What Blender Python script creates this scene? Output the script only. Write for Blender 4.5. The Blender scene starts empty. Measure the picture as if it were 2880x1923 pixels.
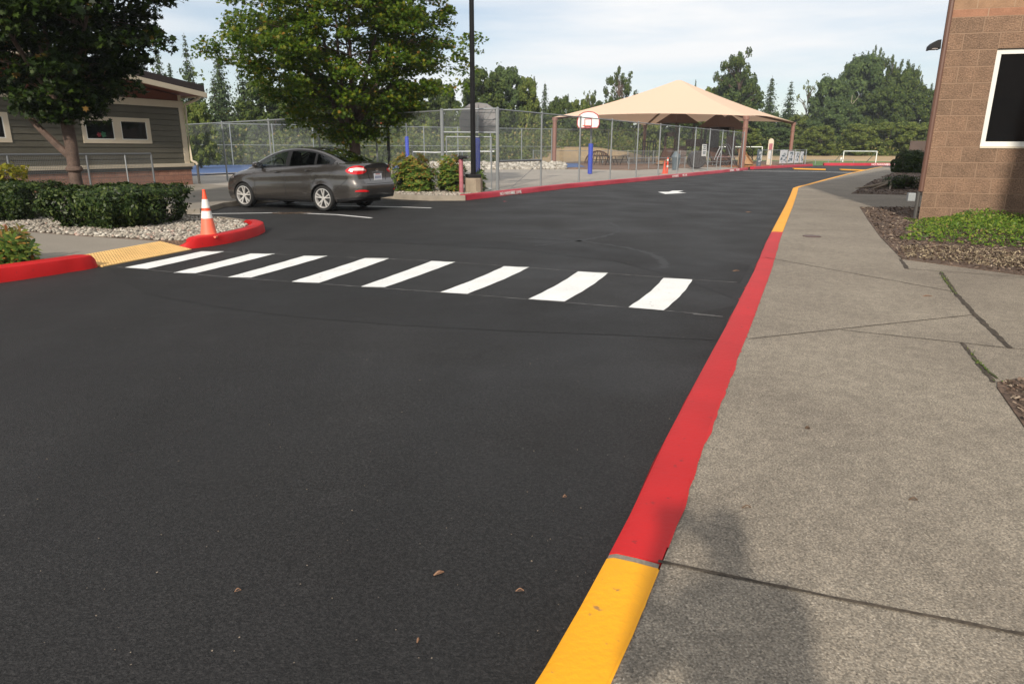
import bpy, math, random
import numpy as np
from mathutils import Vector, Matrix
random.seed(7); rng = np.random.default_rng(11)
S = bpy.context.scene; COL = S.collection
# ------------------------------------------------------------------ camera
PITCH, ROLL, HC = .2765, .004, 1.5
cam = bpy.data.objects.new('camera', bpy.data.cameras.new('camera')); COL.objects.link(cam)
cam.data.lens = 24; cam.data.sensor_width = 36; cam.data.clip_end = 3000; cam.data.clip_start = .02
cam.matrix_world = Matrix.Translation((0, 0, HC)) @ Matrix.Rotation(math.pi/2-PITCH, 4, 'X') @ Matrix.Rotation(ROLL, 4, 'Z')
S.camera = cam
# ------------------------------------------------------------------ sky
SUN_EL, TO_SUN = math.radians(28.5), Vector((-.23, -.973, 0)).normalized()
w = bpy.data.worlds.new("World"); S.world = w; w.use_nodes = True
n, l = w.node_tree.nodes, w.node_tree.links; n.clear()
out = n.new('ShaderNodeOutputWorld'); bg = n.new('ShaderNodeBackground'); bg.inputs[1].default_value = .095
sky = n.new('ShaderNodeTexSky'); sky.sky_type = 'NISHITA'; sky.sun_disc = False; sky.sun_elevation = SUN_EL
sky.sun_rotation = math.atan2(TO_SUN.x, TO_SUN.y); sky.air_density = 1.0; sky.dust_density = .35; sky.ozone_density = 2.2
tc = n.new('ShaderNodeTexCoord'); mp = n.new('ShaderNodeMapping'); mp.inputs['Scale'].default_value = (1.2, 1.7, 9.5); mp.inputs['Rotation'].default_value = (0, .05, .3)
nz = n.new('ShaderNodeTexNoise'); nz.inputs['Scale'].default_value = 1.25; nz.inputs['Detail'].default_value = 7; nz.inputs['Roughness'].default_value = .52
rp = n.new('ShaderNodeValToRGB'); rp.color_ramp.elements[0].position = .43; rp.color_ramp.elements[1].position = .63
rp.color_ramp.elements[0].color = (.34,)*3+(1,); rp.color_ramp.elements[1].color = (.97,)*3+(1,)
mx = n.new('ShaderNodeMix'); mx.data_type = 'RGBA'; mx.inputs['B'].default_value = (9.6, 9.65, 9.7, 1)
l.new(tc.outputs['Generated'], mp.inputs[0]); l.new(mp.outputs[0], nz.inputs[0]); sxyz = n.new('ShaderNodeSeparateXYZ'); l.new(tc.outputs['Generated'], sxyz.inputs[0]); el = n.new('ShaderNodeMapRange'); el.inputs[1].default_value = .02; el.inputs[2].default_value = .22; el.inputs[3].default_value = -.07; el.inputs[4].default_value = .09; l.new(sxyz.outputs[2], el.inputs[0])
ad = n.new('ShaderNodeMath'); ad.operation = 'ADD'; l.new(nz.outputs['Fac'], ad.inputs[0]); l.new(el.outputs[0], ad.inputs[1]); l.new(ad.outputs[0], rp.inputs[0])
l.new(rp.outputs[0], mx.inputs['Factor']); l.new(sky.outputs[0], mx.inputs['A']); l.new(mx.outputs['Result'], bg.inputs[0]); l.new(bg.outputs[0], out.inputs[0])
# ------------------------------------------------------------------ sun
sd = bpy.data.lights.new('sun', 'SUN'); sd.energy = 4.2; sd.angle = math.radians(1.5); sd.color = (1, .91, .79)
so = bpy.data.objects.new('sun', sd); COL.objects.link(so); so.location = (-10, -40, 30)
sdir = Vector((TO_SUN.x*math.cos(SUN_EL), TO_SUN.y*math.cos(SUN_EL), math.sin(SUN_EL)))
so.rotation_euler = sdir.to_track_quat('Z', 'Y').to_euler()
V = S.view_settings; V.view_transform = 'Standard'; V.look = 'None'; V.exposure = 0.15; V.gamma = 1
S.cycles.max_bounces = 6; S.cycles.transparent_max_bounces = 24; S.cycles.use_denoising = True
# ------------------------------------------------------------------ picture point -> place on the ground (photo pixels, 2880 wide)
F_ = np.array([0, math.cos(PITCH), -math.sin(PITCH)]); U_ = np.array([0, math.sin(PITCH), math.cos(PITCH)]); R_ = np.array([1., 0, 0])
R2 = R_*math.cos(ROLL)+U_*math.sin(ROLL); U2 = -R_*math.sin(ROLL)+U_*math.cos(ROLL)
def ray(u, v): return R2*(u-1440)/1920-U2*(v-961.5)/1920+F_
def at(u, v, h=0.):
    d = ray(u, v); t = (h-HC)/d[2]; return (float(d[0]*t), float(d[1]*t))
def atd(u, v, y):            # the point seen at (u,v) at depth y metres
    d = ray(u, v); t = y/d[1]; return (float(d[0]*t), float(y), float(HC+d[2]*t))
# ------------------------------------------------------------------ mesh helpers
class MB:
    def __init__(s): s.v = []; s.f = []; s.m = []; s.mi = 0
    def add(s, vs, fs):
        b = len(s.v); s.v += [tuple(map(float, p)) for p in vs]
        for f in fs: s.f.append(tuple(b+i for i in f)); s.m.append(s.mi)
        return s
    def poly(s, pts): return s.add(pts, [tuple(range(len(pts)))])
    def obox(s, o, a, b, c):
        o, a, b, c = (np.array(q, float) for q in (o, a, b, c))
        P = [o, o+a, o+a+b, o+b, o+c, o+a+c, o+a+b+c, o+b+c]
        fs = [(0, 3, 2, 1), (4, 5, 6, 7), (0, 1, 5, 4), (1, 2, 6, 5), (2, 3, 7, 6), (3, 0, 4, 7)]
        if np.dot(np.cross(a, b), c) < 0: fs = [f[::-1] for f in fs]
        return s.add(P, fs)
    def box(s, c, d, rz=0):
        cs, sn = math.cos(rz), math.sin(rz); a = np.array([cs, sn, 0])*d[0]; b = np.array([-sn, cs, 0])*d[1]; e = np.array([0, 0, d[2]])
        return s.obox(np.array(c, float)-a/2-b/2-e/2, a, b, e)
    def tube(s, pts, r, k=8, cap=True):
        pts = [Vector(p) for p in pts]
        if not hasattr(r, '__len__'): r = [r]*len(pts)
        rings = []; up = None
        for i, p in enumerate(pts):
            t = (pts[min(i+1, len(pts)-1)]-pts[max(i-1, 0)]).normalized()
            if up is None: up = Vector((0, 0, 1)) if abs(t.z) < .9 else Vector((1, 0, 0))
            a = t.cross(up)
            a = a.normalized() if a.length > 1e-6 else Vector((1, 0, 0)); b = t.cross(a).normalized(); up = -b if False else up
            rings.append([p+(a*math.cos(2*math.pi*j/k)+b*math.sin(2*math.pi*j/k))*r[i] for j in range(k)])
        vs = [q for g in rings for q in g]; fs = []
        for i in range(len(pts)-1):
            for j in range(k): fs.append((i*k+j, i*k+(j+1) % k, (i+1)*k+(j+1) % k, (i+1)*k+j))
        if cap: fs += [tuple(range(k))[::-1], tuple((len(pts)-1)*k+j for j in range(k))]
        return s.add(vs, fs)
    def cyl(s, x, y, z0, z1, r, k=12, r1=None): return s.tube([(x, y, z0), (x, y, z1)], [r, r if r1 is None else r1], k)
    def prism(s, poly, z0, z1):
        if sum(poly[i][0]*poly[(i+1) % len(poly)][1]-poly[(i+1) % len(poly)][0]*poly[i][1] for i in range(len(poly))) < 0: poly = poly[::-1]
        k = len(poly); vs = [(p[0], p[1], z0) for p in poly]+[(p[0], p[1], z1) for p in poly]
        return s.add(vs, [tuple(range(k))[::-1], tuple(range(k, 2*k))]+[(i, (i+1) % k, k+(i+1) % k, k+i) for i in range(k)])
    def sheet(s, poly, z):
        if sum(poly[i][0]*poly[(i+1) % len(poly)][1]-poly[(i+1) % len(poly)][0]*poly[i][1] for i in range(len(poly))) < 0: poly = poly[::-1]
        return s.poly([(p[0], p[1], z) for p in poly])
    def grid(s, rows):
        nu = len(rows[0]); vs = [p for r in rows for p in r]
        return s.add(vs, [(i*nu+j, i*nu+j+1, (i+1)*nu+j+1, (i+1)*nu+j) for i in range(len(rows)-1) for j in range(nu-1)])
    def lathe(s, prof, c, ax='z', k=20):
        vs = []
        for r, h in prof:
            for j in range(k):
                a = 2*math.pi*j/k; ca, sa = r*math.cos(a), r*math.sin(a)
                vs.append((c[0]+ca, c[1]+sa, c[2]+h) if ax == 'z' else (c[0]+ca, c[1]+h, c[2]+sa))
        fs = []
        for i in range(len(prof)-1):
            for j in range(k):
                q = (i*k+j, i*k+(j+1) % k, (i+1)*k+(j+1) % k, (i+1)*k+j); fs.append(q if ax == 'z' else q[::-1])
        return s.add(vs, fs)
    def build(s, name, mats, parent=None, smooth=False, local=False, origin=None, bevel=0):
        me = bpy.data.meshes.new(name); vs = np.array(s.v, float)
        o = np.zeros(3)
        if not local:
            if parent is not None:
                q = parent
                while q is not None: o += np.array(q.location); q = q.parent
            elif origin is not None: o = np.array(origin, float)
            else: o = np.array([(vs[:, 0].min()+vs[:, 0].max())/2, (vs[:, 1].min()+vs[:, 1].max())/2, vs[:, 2].min()])
        me.from_pydata([tuple(p) for p in vs-o], [], s.f)
        if not isinstance(mats, (list, tuple)): mats = [mats]
        for m in mats: me.materials.append(m)
        if len(mats) > 1: me.polygons.foreach_set('material_index', s.m)
        if smooth: me.polygons.foreach_set('use_smooth', [True]*len(me.polygons))
        me.validate(); me.update()
        ob = bpy.data.objects.new(name, me); COL.objects.link(ob)
        if parent is not None: ob.parent = parent
        elif not local: ob.location = o
        if bevel:
            b = ob.modifiers.new('bevel', 'BEVEL'); b.width = bevel; b.segments = 2; b.limit_method = 'ANGLE'; b.angle_limit = .6
        if smooth == 2:
            for p in me.polygons: p.use_smooth = True
            me.set_sharp_from_angle(angle=.6) if hasattr(me, 'set_sharp_from_angle') else None
        return ob
def tag(o, label, cat, group=None):
    o['label'] = label; o['category'] = cat
    if group: o['group'] = group
    return o
def struct(o, kind='structure'): o['kind'] = kind; return o
def thing(name, label, cat, loc=(0, 0, 0), rz=0, group=None):
    o = bpy.data.objects.new(name, None); COL.objects.link(o); o.location = loc; o.rotation_euler = (0, 0, rz); o.empty_display_size = .2
    return tag(o, label, cat, group)
def dup(o, parent=None):
    c = o.copy(); COL.objects.link(c)
    if parent is not None: c.parent = parent
    for ch in list(o.children): dup(ch, c)
    return c
def cards(name, mats, cen, nrm, size, shape, parent=None, origin=None, spin=None, mix=None):
    """many small leaf-shaped faces: cen Nx3, nrm Nx3, size N, shape Kx3 (x,y in leaf plane, z lift)"""
    N = len(cen); K = len(shape); nrm = nrm/np.linalg.norm(nrm, axis=1, keepdims=True)
    if spin is None: spin = rng.uniform(0, 2*np.pi, N)
    ref = np.where(np.abs(nrm[:, 2:3]) < .9, np.array([[0, 0, 1.]]), np.array([[1., 0, 0]]))
    a = np.cross(ref, nrm); a /= np.linalg.norm(a, axis=1, keepdims=True); b = np.cross(nrm, a)
    x = a*np.cos(spin)[:, None]+b*np.sin(spin)[:, None]; y = -a*np.sin(spin)[:, None]+b*np.cos(spin)[:, None]
    sh = np.array(shape, float)
    P = cen[:, None, :]+size[:, None, None]*(sh[None, :, 0:1]*x[:, None, :]+sh[None, :, 1:2]*y[:, None, :]+sh[None, :, 2:3]*nrm[:, None, :])
    o = np.zeros(3)
    if parent is not None:
        q = parent
        while q is not None: o += np.array(q.location); q = q.parent
    elif origin is not None: o = np.array(origin, float)
    P = (P-o).reshape(-1, 3)
    me = bpy.data.meshes.new(name); me.vertices.add(N*K); me.vertices.foreach_set('co', P.ravel())
    me.loops.add(N*K); me.loops.foreach_set('vertex_index', np.arange(N*K, dtype=np.int32))
    me.polygons.add(N); me.polygons.foreach_set('loop_start', np.arange(0, N*K, K, dtype=np.int32)); me.polygons.foreach_set('loop_total', np.full(N, K, dtype=np.int32))
    if not isinstance(mats, (list, tuple)): mats = [mats]
    for m in mats: me.materials.append(m)
    if mix is not None: me.polygons.foreach_set('material_index', mix.astype(np.int32))
    me.update(calc_edges=True); me.validate()
    ob = bpy.data.objects.new(name, me); COL.objects.link(ob)
    if parent is not None: ob.parent = parent
    else: ob.location = o
    return ob
# ------------------------------------------------------------------ materials
def mat(name, col, rough=.7, metal=0., var=0., vs=3., fine=0., fs=60., bump=0., bs=60., coat=0., spec=.5, tint=None):
    m = bpy.data.materials.new(name); m.use_nodes = True; n, l = m.node_tree.nodes, m.node_tree.links; p = n['Principled BSDF']
    p.inputs['Base Color'].default_value = (*col, 1); p.inputs['Roughness'].default_value = rough; p.inputs['Metallic'].default_value = metal
    p.inputs['Coat Weight'].default_value = coat; p.inputs['Coat Roughness'].default_value = .06; p.inputs['Specular IOR Level'].default_value = spec
    tc = n.new('ShaderNodeTexCoord'); last = None
    def chain(scale, amt, detail=4, c2=None):
        nonlocal last
        z = n.new('ShaderNodeTexNoise'); z.inputs['Scale'].default_value = scale; z.inputs['Detail'].default_value = detail; l.new(tc.outputs['Object'], z.inputs[0])
        r = n.new('ShaderNodeMapRange'); r.inputs[1].default_value = .3; r.inputs[2].default_value = .7; r.inputs[3].default_value = 1-amt; r.inputs[4].default_value = 1+amt; l.new(z.outputs[0], r.inputs[0])
        x = n.new('ShaderNodeMix'); x.data_type = 'RGBA'; x.blend_type = 'MULTIPLY'; x.inputs['Factor'].default_value = 1
        if last: l.new(last, x.inputs['A'])
        else: x.inputs['A'].default_value = (*col, 1)
        l.new(r.outputs[0], x.inputs['B']); last = x.outputs['Result']
    if var: chain(vs, var)
    if fine: chain(fs, fine, 2)
    if tint:
        z = n.new('ShaderNodeTexNoise'); z.inputs['Scale'].default_value = tint[1]; z.inputs['Detail'].default_value = 5; l.new(tc.outputs['Object'], z.inputs[0])
        r = n.new('ShaderNodeMapRange'); r.inputs[1].default_value = tint[2]; r.inputs[2].default_value = tint[2]+.08; l.new(z.outputs[0], r.inputs[0])
        x = n.new('ShaderNodeMix'); x.data_type = 'RGBA'; x.inputs['B'].default_value = (*tint[0], 1); l.new(r.outputs[0], x.inputs['Factor'])
        if last: l.new(last, x.inputs['A'])
        else: x.inputs['A'].default_value = (*col, 1)
        last = x.outputs['Result']
    if last: l.new(last, p.inputs['Base Color'])
    if bump:
        z = n.new('ShaderNodeTexNoise'); z.inputs['Scale'].default_value = bs; z.inputs['Detail'].default_value = 3; l.new(tc.outputs['Object'], z.inputs[0])
        b = n.new('ShaderNodeBump'); b.inputs['Strength'].default_value = bump; b.inputs['Distance'].default_value = .01; l.new(z.outputs[0], b.inputs['Height']); l.new(b.outputs[0], p.inputs['Normal'])
    return m
def leafmat(name, cols, trans=.35, rough=.5):
    m = bpy.data.materials.new(name); m.use_nodes = True; n, l = m.node_tree.nodes, m.node_tree.links; p = n['Principled BSDF']
    g = n.new('ShaderNodeNewGeometry'); r = n.new('ShaderNodeValToRGB'); e = r.color_ramp.elements
    while len(e) < len(cols): e.new(.5)
    for i, (pos, c) in enumerate(cols): e[i].position = pos; e[i].color = (*c, 1)
    l.new(g.outputs['Random Per Island'], r.inputs[0]); l.new(r.outputs[0], p.inputs['Base Color']); p.inputs['Roughness'].default_value = rough
    p.inputs['Specular IOR Level'].default_value = .18
    t = n.new('ShaderNodeBsdfTranslucent'); x = n.new('ShaderNodeMixShader'); x.inputs[0].default_value = trans
    l.new(r.outputs[0], t.inputs[0]); l.new(p.outputs[0], x.inputs[1]); l.new(t.outputs[0], x.inputs[2]); l.new(x.outputs[0], n['Material Output'].inputs[0])
    return m
def meshwire(name, col, pitch=.057, wire=.1, diamond=True, axis=('x', 'z')):
    """wire mesh: real holes between wires"""
    m = bpy.data.materials.new(name); m.use_nodes = True; n, l = m.node_tree.nodes, m.node_tree.links; p = n['Principled BSDF']
    p.inputs['Base Color'].default_value = (*col, 1); p.inputs['Roughness'].default_value = .5; p.inputs['Metallic'].default_value = .3
    uv = n.new('ShaderNodeUVMap'); sp = n.new('ShaderNodeSeparateXYZ'); l.new(uv.outputs[0], sp.inputs[0])
    def math_(op, a, b=None):
        q = n.new('ShaderNodeMath'); q.operation = op
        for i, v in enumerate((a, b)):
            if v is None: continue
            if isinstance(v, (int, float)): q.inputs[i].default_value = v
            else: l.new(v, q.inputs[i])
        return q.outputs[0]
    A = math_('ADD', sp.outputs[0], sp.outputs[1]) if diamond else sp.outputs[0]; B = math_('SUBTRACT', sp.outputs[0], sp.outputs[1]) if diamond else sp.outputs[1]
    def line(q): return math_('LESS_THAN', math_('ABSOLUTE', math_('SUBTRACT', math_('FRACT', math_('DIVIDE', q, pitch)), .5)), wire/2)
    a = math_('MAXIMUM', line(A), line(B)); t = n.new('ShaderNodeBsdfTransparent'); x = n.new('ShaderNodeMixShader')
    l.new(a, x.inputs[0]); l.new(t.outputs[0], x.inputs[1]); l.new(p.outputs[0], x.inputs[2]); l.new(x.outputs[0], n['Material Output'].inputs[0])
    return m
M = {}
def mm(k, *a, **kw): M[k] = mat(k, *a, **kw)
mm('red_paint', (.47, .011, .012), .55, spec=.25, var=.10, vs=2.5, bump=.25, bs=45, tint=((.26, .02, .02), 22, .655))
mm('red_far', (.42, .02, .04), .5, var=.12, vs=2, bump=.2, bs=30)
mm('yellow_paint', (.84, .37, .012), .55, spec=.25, var=.06, vs=3, bump=.3, bs=40, tint=((.36, .19, .06), 20, .66))
mm('crosswalk_paint', (.78, .78, .75), .6, var=.07, vs=3, fine=.10, fs=60, bump=.3, bs=200, tint=((.30, .29, .28), 13, .665))
mm('white_paint', (.80, .80, .77), .5, var=.05, vs=5, bump=.2, bs=150)
mm('kerb_concrete', (.22, .19, .15), .85, var=.2, vs=3, fine=.2, fs=90, bump=.3)
mm('pad_yellow', (.68, .43, .16), .6, var=.08, vs=6)
mm('galv', (.30, .32, .33), .5, .6, fine=.1)
mm('galv_dark', (.15, .16, .17), .5, .3)
mm('black_metal', (.012, .012, .013), .6, var=.1, spec=.25)
mm('cream_trim', (.60, .52, .40), .6, var=.05, vs=2)
mm('olive_siding', (.098, .090, .067), .65, var=.08, vs=2, fine=.06, fs=40)
mm('roofing', (.035, .025, .025), .85, fine=.3, fs=50)
mm('soffit', (.16, .045, .02), .6, var=.1)
mm('flash', (.07, .065, .06), .5)
mm('glass_dark', (.006, .007, .008), .06, spec=.9)
mm('white_frame', (.72, .72, .68), .4, var=.03)
mm('brown_metal', (.13, .065, .045), .45)
mm('canopy_post', (.23, .115, .085), .5, var=.06)
mm('blue_pad', (.03, .06, .42), .55, var=.08)
mm('orange', (.80, .085, .03), .5, var=.06, vs=8)
mm('cone_low', (.85, .16, .09), .5, var=.08, vs=8)
mm('reflect_white', (.75, .73, .68), .4, var=.12, vs=20)
mm('pink', (.36, .12, .14), .6, var=.2, vs=8)
mm('pier', (.27, .22, .16), .85, var=.15, vs=4, fine=.1, bump=.3)
mm('bark', (.095, .062, .047), .85, var=.3, vs=6, fine=.2, fs=40, bump=.6, bs=25)
mm('bark_dark', (.05, .035, .028), .9, var=.3, vs=4)
mm('blue_court', (.055, .11, .26), .7, var=.1, vs=.5)
mm('soil', (.10, .065, .045), .95, var=.4, vs=4, fine=.5, fs=40, bump=1, bs=50)
mm('woodchips', (.17, .105, .07), .95, var=.25, vs=1, fine=.3, fs=12, bump=.6, bs=15)
mm('orange_dirt', (.36, .14, .05), .95, var=.2)
mm('boards', (.55, .55, .56), .6, var=.1)
mm('play_brown', (.085, .045, .032), .55, var=.1)
mm('play_dark', (.035, .03, .03), .5)
mm('play_tan', (.42, .25, .13), .5, var=.08)
mm('play_roof', (.075, .042, .030), .6, var=.08)
mm('bin_grey', (.10, .13, .15), .5)
mm('bare_wood', (.30, .25, .19), .9, var=.2)
mm('brown_wall', (.085, .055, .045), .8, var=.12, vs=2)
mm('dark_trim', (.012, .012, .013), .35)
mm('rubber', (.012, .012, .012), .75)
mm('alloy', (.72, .70, .67), .30, .55)
mm('tail_red', (.50, .008, .012), .12, coat=1)
mm('tail_clear', (.75, .62, .58), .12, .3, coat=1)
mm('lens_clear', (.55, .5, .48), .1, .4, coat=1)
mm('chrome', (.75, .75, .75), .12, 1.)
mm('plate', (.62, .63, .66), .4)
mm('plate_blue', (.06, .08, .2), .5)
mm('plate_red', (.45, .1, .08), .5)
mm('car_paint', (.115, .105, .098), .26, .80, coat=1., spec=.5)
mm('seam', (.008, .008, .008), .6)
mm('interior', (.012, .012, .013), .8)
mm('stone', (.33, .29, .24), .8, fine=.2, fs=30)
mm('grass', (.075, .15, .03), .9, var=.3, vs=.12, fine=.25, fs=3)
mm('dry_grass', (.36, .25, .13), .95, var=.15, vs=.15, fine=.12, fs=2)
mm('court_concrete', (.33, .295, .25), .85, var=.10, vs=.25, fine=.08, fs=6)
mm('pavement_left', (.24, .21, .17), .85, var=.10, vs=.8, fine=.12, fs=70, bump=.2)
mm('wood_debris', (.22, .12, .07), .8)
mm('twig', (.10, .06, .035), .9)
mm('yellow_leaf', (.5, .3, .05), .7)
mm('skin', (.5, .3, .22), .5)
mm('jacket', (.05, .06, .09), .8, var=.1)
mm('manhole', (.12, .075, .065), .6, .3, bump=.5, bs=60)

def asphalt(nm='asphalt', kk=1.):
    m = mat(nm, (.03, .028, .027), .72); n, l = m.node_tree.nodes, m.node_tree.links; p = n['Principled BSDF']; tc = n['Texture Coordinate']
    def noise(s, d=4, vec=None):
        z = n.new('ShaderNodeTexNoise'); z.inputs['Scale'].default_value = s; z.inputs['Detail'].default_value = d; l.new(vec or tc.outputs['Object'], z.inputs[0]); return z.outputs[0]
    def rng_(x, a, b, c, d):
        r = n.new('ShaderNodeMapRange'); r.inputs[1].default_value, r.inputs[2].default_value, r.inputs[3].default_value, r.inputs[4].default_value = a, b, c, d; l.new(x, r.inputs[0]); return r.outputs[0]
    def mul(a, b):
        q = n.new('ShaderNodeMath'); q.operation = 'MULTIPLY'; l.new(a, q.inputs[0]); l.new(b, q.inputs[1]); return q.outputs[0]
    mp = n.new('ShaderNodeMapping'); mp.inputs['Rotation'].default_value = (0, 0, -.5); mp.inputs['Scale'].default_value = (.9, .12, 1); l.new(tc.outputs['Object'], mp.inputs[0])
    big = rng_(noise(.35, 5), .3, .7, .84, 1.18); streak = rng_(noise(1.3, 5, mp.outputs[0]), .35, .68, .86, 1.16); fine = rng_(noise(70, 4), .36, .68, .62, 1.45)
    scuff = rng_(noise(2.2, 8), .60, .78, 1, 1.45)
    va = n.new('ShaderNodeTexVoronoi'); va.inputs['Scale'].default_value = 130; l.new(tc.outputs['Object'], va.inputs[0]); sv = n.new('ShaderNodeSeparateColor'); l.new(va.outputs['Color'], sv.inputs[0]); cell = rng_(sv.outputs[0], .0, 1., .45, 1.65)
    k = mul(mul(mul(mul(big, streak), fine), scuff), cell)
    x = n.new('ShaderNodeMix'); x.data_type = 'RGBA'; x.blend_type = 'MULTIPLY'; x.inputs['Factor'].default_value = 1; x.inputs['A'].default_value = (.0148*kk, .0140*kk, .0136*kk, 1); l.new(k, x.inputs['B'])
    # sparse pale grit
    vo = n.new('ShaderNodeTexVoronoi'); vo.inputs['Scale'].default_value = 14; l.new(tc.outputs['Object'], vo.inputs[0]); dot = rng_(vo.outputs['Distance'], .035, .06, 1, 0)
    sel = rng_(noise(1.1, 3), .55, .66, 0, .8); y = n.new('ShaderNodeMix'); y.data_type = 'RGBA'; y.inputs['B'].default_value = (.22, .2, .18, 1)
    l.new(mul(dot, sel), y.inputs['Factor']); l.new(x.outputs['Result'], y.inputs['A']); l.new(y.outputs['Result'], p.inputs['Base Color'])
    b = n.new('ShaderNodeBump'); b.inputs['Strength'].default_value = .9; b.inputs['Distance'].default_value = .007
    l.new(noise(140, 4), b.inputs['Height']); l.new(b.outputs[0], p.inputs['Normal'])
    rr = rng_(noise(.8, 5), .35, .7, .62, .8); l.new(rr, p.inputs['Roughness']); p.inputs['Specular IOR Level'].default_value = .36
    return m
M['asphalt'] = asphalt(); M['asphalt_lap'] = asphalt('asphalt_lap', .72)
def sidewalk_mat():
    m = mat('sidewalk_concrete', (.27, .235, .19), .88); n, l = m.node_tree.nodes, m.node_tree.links; p = n['Principled BSDF']; tc = n['Texture Coordinate']
    def noise(s, d=4):
        z = n.new('ShaderNodeTexNoise'); z.inputs['Scale'].default_value = s; z.inputs['Detail'].default_value = d; l.new(tc.outputs['Object'], z.inputs[0]); return z.outputs[0]
    def ramp(x, pts):
        r = n.new('ShaderNodeValToRGB'); e = r.color_ramp.elements
        while len(e) < len(pts): e.new(.5)
        for i, (a, c) in enumerate(pts): e[i].position = a; e[i].color = (*c, 1)
        l.new(x, r.inputs[0]); return r.outputs[0]
    a = ramp(noise(135, 3), [(.33, (.14, .117, .092)), (.43, (.208, .180, .143)), (.56, (.252, .220, .176)), (.70, (.36, .325, .27))])
    b = ramp(noise(.9, 5), [(.3, (.84, .82, .80)), (.7, (1.14, 1.13, 1.1))]); c = ramp(noise(14, 3), [(.35, (.88, .88, .88)), (.65, (1.1, 1.1, 1.1))])
    x = n.new('ShaderNodeMix'); x.data_type = 'RGBA'; x.blend_type = 'MULTIPLY'; x.inputs['Factor'].default_value = 1; l.new(a, x.inputs['A']); l.new(b, x.inputs['B'])
    y = n.new('ShaderNodeMix'); y.data_type = 'RGBA'; y.blend_type = 'MULTIPLY'; y.inputs['Factor'].default_value = 1; l.new(x.outputs['Result'], y.inputs['A']); l.new(c, y.inputs['B'])
    # dark and light pebbles
    vo = n.new('ShaderNodeTexVoronoi'); vo.inputs['Scale'].default_value = 62; l.new(tc.outputs['Object'], vo.inputs[0])
    r = n.new('ShaderNodeMapRange'); r.inputs[1].default_value = .10; r.inputs[2].default_value = .16; r.inputs[3].default_value = 1; r.inputs[4].default_value = 0; l.new(vo.outputs['Distance'], r.inputs[0])
    pick = ramp(vo.outputs['Color'], [(.25, (.05, .042, .035)), (.5, (.16, .13, .1)), (.8, (.5, .45, .38))])
    va = n.new('ShaderNodeTexVoronoi'); va.inputs['Scale'].default_value = 150; l.new(tc.outputs['Object'], va.inputs[0]); cc = ramp(va.outputs['Color'], [(.1, (.62, .62, .62)), (.5, (.95, .95, .95)), (.9, (1.35, 1.33, 1.3))])
    yy = n.new('ShaderNodeMix'); yy.data_type = 'RGBA'; yy.blend_type = 'MULTIPLY'; yy.inputs['Factor'].default_value = 1; l.new(y.outputs['Result'], yy.inputs['A']); l.new(cc, yy.inputs['B']); y = yy
    z = n.new('ShaderNodeMix'); z.data_type = 'RGBA'; l.new(r.outputs[0], z.inputs['Factor']); l.new(y.outputs['Result'], z.inputs['A']); l.new(pick, z.inputs['B']); l.new(z.outputs['Result'], p.inputs['Base Color'])
    bm = n.new('ShaderNodeBump'); bm.inputs['Strength'].default_value = .22; bm.inputs['Distance'].default_value = .004; l.new(noise(110, 3), bm.inputs['Height']); l.new(bm.outputs[0], p.inputs['Normal'])
    return m
M['sidewalk'] = sidewalk_mat()
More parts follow.
